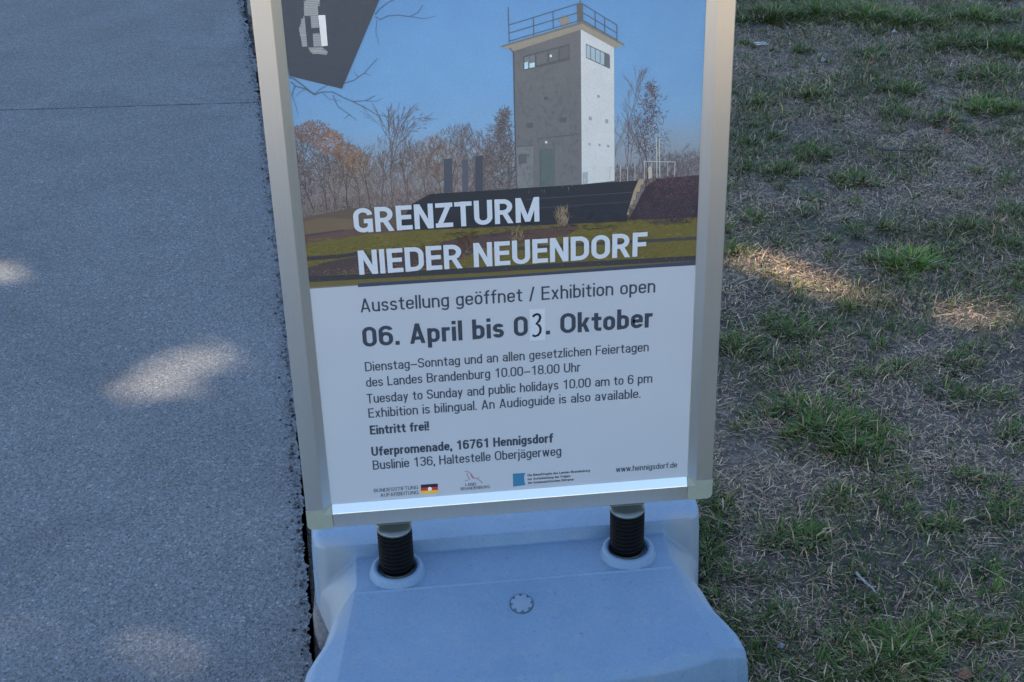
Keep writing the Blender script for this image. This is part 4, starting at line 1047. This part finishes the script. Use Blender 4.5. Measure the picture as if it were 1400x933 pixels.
def letters(name, items, mat, parent, y0):
    bm = bmesh.new()
    nstroke = 0
    for s, x0, z0, wd, cap, bold, _ in items:
        w = (0.123, 0.182, 0.192)[bold]
        sp = (0.095, 0.075, 0.062)[bold]
        G = glyphs(w)
        tot = sum((0.25 if ch == ' ' else G[ch][0]) + sp for ch in s) - sp
        kx = wd / tot / 1000; kz = cap / 1000
        cur = 0.0
        wz = cap / 1000 * w
        wx = wz * (1.0 if 0.85 < kx / kz < 1.15 else (kx / kz if kx / kz < 1 else min(kx / kz, 1.2)))
        for ch in s:
            if ch == ' ': cur += 0.25 + sp; continue
            gw, strokes = G[ch]
            for st_ in strokes:
                nstroke += 1
                y = y0 - (nstroke % 9) * 0.00002
                P_ = lambda x, z: bm.verts.new((x0 / 1000 + (cur + x) * kx, y, z0 / 1000 + z * kz))
                if st_[0] == 'D':
                    _, xa, za, xb, zb = st_
                    dxx, dzz = (xb - xa) * kx, (zb - za) * kz
                    ht = wx * 0.95 * math.hypot(dxx, dzz) / max(abs(dzz), 1e-6) / 2 / kx
                    bm.faces.new([P_(xa - ht, za), P_(xa + ht, za), P_(xb + ht, zb), P_(xb - ht, zb)])
                    continue
                closed, pts = st_
                pts = fillet(pts, closed)
                wpts = [((cur + x) * kx, z * kz) for x, z in pts]
                n = len(wpts); L, Rr = [], []
                for i, (x, z) in enumerate(wpts):
                    pa = wpts[i - 1] if (i > 0 or closed) else None
                    pb = wpts[(i + 1) % n] if (i < n - 1 or closed) else None
                    ns = []
                    for a, b in ((pa, (x, z)), ((x, z), pb)):
                        if a is None or b is None: continue
                        tx, tz = b[0] - a[0], b[1] - a[1]; q_ = math.hypot(tx, tz) or 1
                        ns.append((-tz / q_, tx / q_))
                    nx_, nz_ = sum(a for a, _ in ns) / len(ns), sum(b for _, b in ns) / len(ns)
                    q2_ = nx_ * nx_ + nz_ * nz_
                    if q2_ > 0.2: nx_, nz_ = nx_ / q2_, nz_ / q2_
                    L.append(bm.verts.new((x0 / 1000 + x + nx_ * wx / 2, y, z0 / 1000 + z + nz_ * wz * 0.46)))
                    Rr.append(bm.verts.new((x0 / 1000 + x - nx_ * wx / 2, y, z0 / 1000 + z - nz_ * wz * 0.46)))
                for i in range(n if closed else n - 1):
                    j = (i + 1) % n
                    bm.faces.new((L[i], L[j], Rr[j], Rr[i]))
            cur += gw + sp
    for f in bm.faces:
        f.normal_update()
        if f.normal.y > 0: f.normal_flip()
    return from_bm(name, bm, mat, parent, recalc=False)

date_ = [t for t in TEXT if t[4] > 30 and t[6] == 'g']
for t in TEXT:
    if t in date_: continue
    if t[6] == 'w': letters('title_line', [t], WHITE, poster, YP - 0.0016)
    else: letters('text_line' if t[4] > 12 else 'sponsor_line', [t], GREY, poster, YP - 0.00025)
for t in date_: letters('date_line', [t], GREY, poster, YP - 0.00025)

# ---------------------------------------------------------------- lawn
def blades(name, rx, ry, ln, wd, az, lean, col, bend=0.6, zoff=0.0, mat=None):
    """each blade three levels of two vertices: a bent tapering strip"""
    n = len(rx)
    rz = gh(rx, ry) - 0.002 + zoff
    d = np.stack([np.cos(az), np.sin(az)], 1)
    s = np.stack([-np.sin(az), np.cos(az)], 1)
    lv = []
    t1 = lean; t2 = lean + bend * (np.pi / 2 - lean)
    x1 = rx + d[:, 0] * np.sin(t1) * ln * 0.5; y1 = ry + d[:, 1] * np.sin(t1) * ln * 0.5; z1 = rz + np.cos(t1) * ln * 0.5
    x2 = x1 + d[:, 0] * np.sin(t2) * ln * 0.5; y2 = y1 + d[:, 1] * np.sin(t2) * ln * 0.5; z2 = z1 + np.cos(t2) * ln * 0.5
    V = np.zeros((n, 6, 3), dtype=np.float32)
    for k, (x, y, z, f) in enumerate(((rx, ry, rz, 0.9), (x1, y1, z1, 1.0), (x2, y2, z2, 0.25))):
        for m_, sg in ((0, -1), (1, 1)):
            V[:, 2 * k + m_, 0] = x + s[:, 0] * sg * wd * f / 2
            V[:, 2 * k + m_, 1] = y + s[:, 1] * sg * wd * f / 2
            V[:, 2 * k + m_, 2] = z
    b = (np.arange(n) * 6)[:, None]
    Q = np.concatenate([b + np.array([[0, 1, 3, 2]]), b + np.array([[2, 3, 5, 4]])], 0)
    cl = np.repeat(col, 6, axis=0)
    me = np_mesh(name, V.reshape(-1, 3), Q, cl)
    return link(name, me, mat or BLADE)

def on_lawn(x, y):
    ok = x > edge_x(y) + 0.03
    tankm = (np.abs(x) < 0.335) & (y > -0.26) & (y < 0.36)
    return ok & ~tankm

def pick(n, dens):
    x = rng.uniform(-0.65, 3.3, n * 3); y = rng.uniform(-0.75, 5.2, n * 3)
    vis = (x < 0.95 + 0.42 * np.maximum(y + 0.3, 0)) & (x > -0.65)
    k = vis & on_lawn(x, y) & (rng.uniform(0, 1, n * 3) < dens(x, y))
    return x[k], y[k]

PALK = (1.0, 1.0, 1.0)
def gmix(pal, n, s=0.18):
    pal = np.array(pal) * np.array(PALK); c_ = pal[rng.integers(0, len(pal), n)]
    return np.clip(c_ * (1 + rng.normal(0, s, (n, 1))) * (1 + rng.normal(0, 0.06, (n, 3))), 0.008, 0.8)

GREENS = [(0.028, 0.076, 0.010), (0.040, 0.094, 0.012), (0.058, 0.104, 0.016), (0.022, 0.062, 0.011), (0.080, 0.112, 0.022)]
DULL = [(0.052, 0.075, 0.026), (0.078, 0.090, 0.038), (0.11, 0.105, 0.050), (0.038, 0.062, 0.020)]
STRAW = [(0.33, 0.250, 0.165), (0.27, 0.205, 0.14), (0.39, 0.31, 0.21), (0.21, 0.16, 0.115), (0.30, 0.245, 0.185), (0.15, 0.112, 0.08), (0.48, 0.40, 0.29)]

PALK = (1.52, 1.32, 1.12)
# dead straw lying flat
def straw_d(x, y):
    return np.clip(0.50 + 0.65 * nz(x, y, 4.0, 3) + 0.45 * nz(x, y, 15, 4), 0.05, 1)
x, y = pick(110000, straw_d); n = len(x)
o = blades('dead_straw', x, y, rng.gamma(2.2, 0.0075, n) + 0.005, rng.uniform(0.0006, 0.0019, n), rng.uniform(0, 6.283, n), rng.uniform(1.15, 1.56, n), gmix(STRAW, n), 0.35, rng.uniform(0.002, 0.007, n))
tag(o, 'pale dead straw lying over the bare earth', kind='stuff')
# crumbled litter: short curled bits of stalk and leaf
x, y = pick(230000, lambda x, y: np.clip(0.60 + 0.6 * nz(x, y, 8.0, 9) + 0.3 * nz(x, y, 23, 2), 0.10, 1)); n = len(x)
o = blades('dry_litter', x, y, rng.gamma(2.5, 0.0030, n) + 0.003, rng.uniform(0.0007, 0.0024, n), rng.uniform(0, 6.283, n), rng.uniform(0.6, 1.5, n), gmix([(0.28, 0.22, 0.165), (0.19, 0.15, 0.12), (0.35, 0.28, 0.205), (0.11, 0.09, 0.075), (0.23, 0.19, 0.155), (0.07, 0.058, 0.05), (0.42, 0.345, 0.255)], n, 0.25), 0.7, rng.uniform(0.001, 0.006, n))
tag(o, 'fine grey brown litter crumbled over the earth', kind='stuff')
# short dull green and half-dry blades everywhere, thicker in drifts
def dull_d(x, y):
    return np.clip(0.30 + 0.85 * nz(x, y, 5.0, 6) + 0.40 * nz(x, y, 17, 7) + 0.09 * np.clip(y - 1.5, 0, 4), 0.04, 1)
x, y = pick(170000, dull_d); n = len(x)
c_ = gmix(DULL + GREENS[:4] + GREENS[:2], n); dry = rng.uniform(0, 1, n) < 0.18; c_[dry] = gmix(STRAW, int(dry.sum()))
o1 = blades('sparse_grass', x, y, rng.gamma(3.5, 0.0052, n) + 0.006, rng.uniform(0.0012, 0.0027, n), rng.uniform(0, 6.283, n), np.abs(rng.normal(0.55, 0.4, n)), c_, 0.55)
tag(o1, 'short half-dry grass growing sparsely over the earth', kind='stuff')
# green patches
def tuft(cx, cy, r_, strength, bright):
    n = int(strength * r_ * r_ * 3.14 * 52000) + 30
    a = rng.uniform(0, 6.283, n); q_ = np.sqrt(rng.uniform(0, 1, n)) * (1 + 0.35 * np.sin(3 * a + cx * 40)) * r_ * 1.12
    x = cx + q_ * np.cos(a) * 1.1; y = cy + q_ * np.sin(a) * 1.0
    k = on_lawn(x, y); x, y, a, q_ = x[k], y[k], a[k], q_[k]; n = len(x)
    edge = np.clip(q_ / (r_ * 1.3), 0, 1)
    c_ = gmix(GREENS, n) * (0.85 + 0.75 * bright * bright)
    dd = rng.uniform(0, 1, n) < 0.14 + 0.30 * edge
    c_[dd] = gmix(DULL + STRAW[:3] + [(0.16, 0.15, 0.06)], int(dd.sum()))
    return (x, y, (rng.gamma(4, 0.0048, n) + 0.008) * (1.12 - 0.45 * edge) * (0.85 + 0.4 * min(strength, 1.2) * 0.6), rng.uniform(0.0013, 0.0034, n),
            a + rng.normal(0, 0.9, n), np.clip(0.45 + 0.45 * edge + rng.normal(0, 0.32, n), 0.02, 1.45), c_)
single = {0: 'bright green grass tuft standing out alone on dry ground right of the frame',
          1: 'small dark green tuft beside the dry straw patch near the frame',
          6: 'leafy green tuft in the lower right of the lawn near the tank corner',
          22: 'dense green tuft at the right edge of the far lawn',
          21: 'small round green tuft in the far lawn, left of the denser one'}
acc = []
for i, t in enumerate(TUFTS):
    g_ = tuft(*t)
    if i in single:
        o = blades('grass_tuft', *g_); tag(o, single[i], 'grass tuft', 'green tufts in the lawn')
    else: acc.append(g_)
# scattered small tufts
for k in range(900):
    x = rng.uniform(0.36, 2.9); y = rng.uniform(-0.35, 4.8)
    if x > 0.95 + 0.42 * max(y + 0.3, 0): continue
    acc.append(tuft(x, y, rng.uniform(0.008, 0.030), rng.uniform(0.25, 0.7), rng.uniform(0.3, 0.9)))
# tufts hugging the tank and the path edge
for x, y in ((0.352, -0.18), (0.355, -0.05), (0.35, 0.02), (0.345, 0.10), (0.35, 0.2), (0.36, 0.3), (0.40, 0.36), (-0.33, 0.42), (-0.31, 0.5), (0.37, -0.12), (0.365, 0.25)):
    acc.append(tuft(x, y, 0.022, 0.7, 0.4))
g_ = [np.concatenate([a[k] for a in acc]) for k in range(7)]
o = blades('green_grass', *g_)
tag(o, 'green grass growing in patches over the dry lawn', kind='stuff')

PALK = (1.0, 1.0, 1.0)
# ---------------------------------------------------------------- bits lying on the lawn
def leafmat(name, c0, c1):
    M = Mat(name); M.col(M.ramp(M.noise(120, 4), [(0.3, c0), (0.7, c1)])); M.set(Roughness=0.7); return M.m
LEAF = {'leafo': leafmat('orange_leaf', (0.24, 0.095, 0.05), (0.34, 0.15, 0.085)), 'leafb': leafmat('brown_leaf', (0.19, 0.11, 0.065), (0.27, 0.165, 0.105)),
        'leafg': leafmat('grey_leaf', (0.30, 0.29, 0.27), (0.42, 0.40, 0.37)), 'leafp': leafmat('pale_leaf', (0.42, 0.36, 0.32), (0.52, 0.46, 0.42))}
def leaf(x, y, ln, ang, mat):
    bm = bmesh.new(); n = 9; rows_ = []
    for i in range(n):
        t = i / (n - 1); w = 0.34 * ln * math.sin(math.pi * min(1, t * 0.97 + 0.02)) ** 0.8
        xx = (t - 0.5) * ln; zz = 0.10 * ln * math.sin(t * 3.1)
        jw = random.uniform(0.75, 1.15); cv = 0.10 * ln * math.sin(xx * 190)
        rows_.append([bm.verts.new((xx, -w * jw + cv * 0.3, zz + (0.5 + 0.3 * math.sin(9 * t)) * w)), bm.verts.new((xx, cv * 0.3, zz - 0.15 * w)), bm.verts.new((xx, w * jw * 0.9 + cv * 0.3, zz + (0.75 + 0.3 * math.cos(11 * t)) * w))])
    for a, b in zip(rows_, rows_[1:]):
        for k in (0, 1): bm.faces.new((a[k], a[k + 1], b[k + 1], b[k]))
    o = from_bm('fallen_leaf', bm, mat, None, True)
    sol = o.modifiers.new('thickness', 'SOLIDIFY'); sol.thickness = 0.0005
    o.location = (x, y, float(gh(x, y)) + 0.008); o.rotation_euler = (0.35, -0.2, ang)
    return o
def stick(name, x, y, ln, ang, rad, mat, seed):
    r = random.Random(seed); bm = bmesh.new(); pts, rr = [], []
    for i in range(9):
        t = i / 8 - 0.5
        pts.append((t * ln, r.gauss(0, ln * 0.018), r.gauss(0, 0.0008))); rr.append(rad * (1.1 - 0.5 * (t + 0.5)))
    bm_tube(bm, pts, rr, 7)
    if ln > 0.04:
        bm_tube(bm, [pts[5], (pts[5][0] + ln * 0.12, ln * 0.10, 0.003)], [rad * 0.6, rad * 0.3], 6)
    o = from_bm(name, bm, mat, None, True)
    o.location = (x, y, float(gh(x, y)) + 0.012); o.rotation_euler = (0, 0.03, ang)
    return o
TWIGM = leafmat('twig_bark', (0.34, 0.30, 0.27), (0.46, 0.42, 0.38)); DARKTW = leafmat('wet_bark', (0.05, 0.045, 0.05), (0.09, 0.08, 0.085)); PALE = leafmat('bleached_straw', (0.60, 0.60, 0.58), (0.72, 0.72, 0.70))
BL = ['pale grey broken twig lying on the earth right of the tank', 'dark stick lying across the far lawn', 'upper of two bleached straws beside the frame at the top', 'lower of two bleached straws beside the frame at the top',
      'small orange leaf low in the far lawn, right of the dark stick', 'tiny orange leaf in bare earth near the top of the lawn', 'brown leaf between the straw patch and the bright tuft', 'curled brown leaf above the broad green patch',
      'small round yellow green fruit on the dry ground', 'orange brown leaf at the bottom edge of the lawn', 'grey curled leaf close to the front corner of the tank', 'brown leaf in the straw above the broken twig', 'pale pinkish leaf in the grass at the top', 'grey green leaf on bare earth near the top']
for i, (x, y, ln, ang, kind) in enumerate(BITS):
    a = -math.atan2(math.sin(math.radians(ang)) / 0.55, math.cos(math.radians(ang)))
    if kind == 'twig': o = stick('broken_twig', x, y, 0.066, a, 0.0026, TWIGM, i); c_ = 'twig'; o.location.z += 0.006
    elif kind == 'stick': o = stick('dark_stick', x, y, ln, a, 0.0032, DARKTW, i); c_ = 'stick'; o.location.z += 0.024
    elif kind == 'straw': o = stick('bleached_straw', x, y, 0.046, a, 0.0023, PALE, i); c_ = 'straw'; o.location.z += 0.010
    elif kind == 'fruit':
        bm = bmesh.new(); bmesh.ops.create_uvsphere(bm, u_segments=16, v_segments=10, radius=0.0066)
        bm_tube(bm, [(0, 0, 0.006), (0.002, 0.001, 0.011)], 0.0008, 6)
        o = from_bm('small_fruit', bm, leafmat('fruit_skin', (0.26, 0.33, 0.08), (0.34, 0.40, 0.12)), None, True); o.location = (x, y, float(gh(x, y)) + 0.011); c_ = 'fruit'
    else: o = leaf(x, y, ln * 0.85, a, LEAF[kind]); c_ = 'leaf'
    tag(o, BL[i], c_)

# ---------------------------------------------------------------- the tree that shades the place
# its crown hides the sun from the sign; small gaps let flecks of sun through
tree = tag(empty('park_tree', (-6.9, 8.9, 0)), 'tall leafy park tree beyond the path whose crown shades the stand', 'tree')
bm = bmesh.new()
tp = [(0, 0, -0.2), (0.05, 0.02, 1.5), (0.0, 0.1, 3.2), (0.12, 0.05, 5.2), (0.05, 0.0, 7.5), (0.1, 0.1, 10)]
bm_tube(bm, tp, [0.42, 0.30, 0.27, 0.21, 0.13, 0.04], 16)
from_bm('trunk', bm, BARK, tree, True)
r = random.Random(3)
for k in range(9):
    bm = bmesh.new(); a = k * 2.4; z = 3.0 + k * 0.55; L = 3.6 - 0.2 * k
    pts = [(L * t * math.cos(a + 0.3 * t), L * t * math.sin(a + 0.3 * t), z + 1.6 * t + 0.4 * math.sin(3 * t)) for t in (0, 0.25, 0.5, 0.75, 1)]
    bm_tube(bm, pts, [0.13, 0.10, 0.07, 0.045, 0.02], 8)
    from_bm('limb', bm, BARK, tree, True)
# a hedge to the right, mirrored dark green in the bevel of the left frame
hedge = tag(empty('garden_hedge', (4.3, -3.2, 0)), 'dense dark green hedge on the lawn right of the viewer', 'hedge')
n = 26000
pos = rng.uniform(-1, 1, (n, 3)); pos = np.sign(pos) * np.abs(pos) ** 0.6
pos = pos * np.array([0.5, 1.9, 0.5]) * (1 + 0.05 * np.sin(pos[:, [1]] * 9 + pos[:, [0]] * 5)) + np.array([0, 0, 0.55])
a1 = rng.normal(0, 1, (n, 3)); a1 /= np.linalg.norm(a1, axis=1)[:, None]
a2 = np.cross(a1, rng.normal(0, 1, (n, 3))); a2 /= np.linalg.norm(a2, axis=1)[:, None]
V = np.stack([pos - a1 * 0.032, pos + a2 * 0.02, pos + a1 * 0.032, pos - a2 * 0.02], 1)
col = np.repeat(gmix([(0.035, 0.07, 0.02), (0.05, 0.09, 0.025), (0.03, 0.055, 0.018)], n), 4, axis=0)
link('foliage', np_mesh('foliage', V.reshape(-1, 3), np.arange(n * 4).reshape(n, 4), col), LEAFM, hedge)
for k in range(6):
    bm = bmesh.new(); y = -1.4 + k * 0.56
    bm_tube(bm, [(0, y, -0.05), (0.05, y + 0.03, 0.35), (-0.03, y - 0.05, 0.75)], [0.03, 0.022, 0.01], 8)
    from_bm('stem', bm, BARK, hedge, True)
T0 = np.array([-6.9, 8.9, 0.0])
CEN = np.array([0.3, 2.3, 0.0]) + np.array(S) * (8.0 / S.z) 
NL = 150000
dirs = rng.normal(0, 1, (NL, 3)); dirs /= np.linalg.norm(dirs, axis=1)[:, None]
rad = rng.uniform(0.15, 1, NL) ** (1 / 2.6)
lump = 1 + 0.10 * np.sin(5 * dirs[:, 0] + 2) * np.sin(4 * dirs[:, 1] + 1) + 0.08 * np.sin(9 * dirs[:, 2] + 3 * dirs[:, 0])
pos = CEN + dirs * (rad * lump)[:, None] * np.array([4.5, 4.5, 3.5])
Sv = np.array(S)
g_ = pos - Sv * (pos[:, 2] / Sv[2])[:, None]           # where this leaf's shadow falls
ls = rng.uniform(0.09, 0.145, NL)
keep = np.ones(NL, bool)
sa = np.array([math.sin(SUN_AZ), math.cos(SUN_AZ)])
for x, y, r_, k_ in SUN:
    dx_, dy_ = g_[:, 0] - x, g_[:, 1] - y
    al = (dx_ * sa[0] + dy_ * sa[1]) * math.sin(SUN_EL); ac = dx_ * sa[1] - dy_ * sa[0]
    keep &= ~((al * al + ac * ac) < (GAPK * r_ * (0.5 + k_) + ls * 0.38) ** 2)
pos, ls = pos[keep], ls[keep]; n = len(pos)
a1 = rng.normal(0, 1, (n, 3)); a1 /= np.linalg.norm(a1, axis=1)[:, None]
a2 = np.cross(a1, rng.normal(0, 1, (n, 3))); a2 /= np.linalg.norm(a2, axis=1)[:, None]
V = np.stack([pos - a1 * ls[:, None] * 0.6, pos + a2 * ls[:, None] * 0.38, pos + a1 * ls[:, None] * 0.6, pos - a2 * ls[:, None] * 0.38], 1) - T0
col = np.repeat(gmix([(0.045, 0.085, 0.022), (0.06, 0.11, 0.028), (0.04, 0.07, 0.02), (0.08, 0.12, 0.035)], n), 4, axis=0)
me = np_mesh('crown', V.reshape(-1, 3), np.arange(n * 4).reshape(n, 4), col)
link('crown', me, LEAFM, tree)
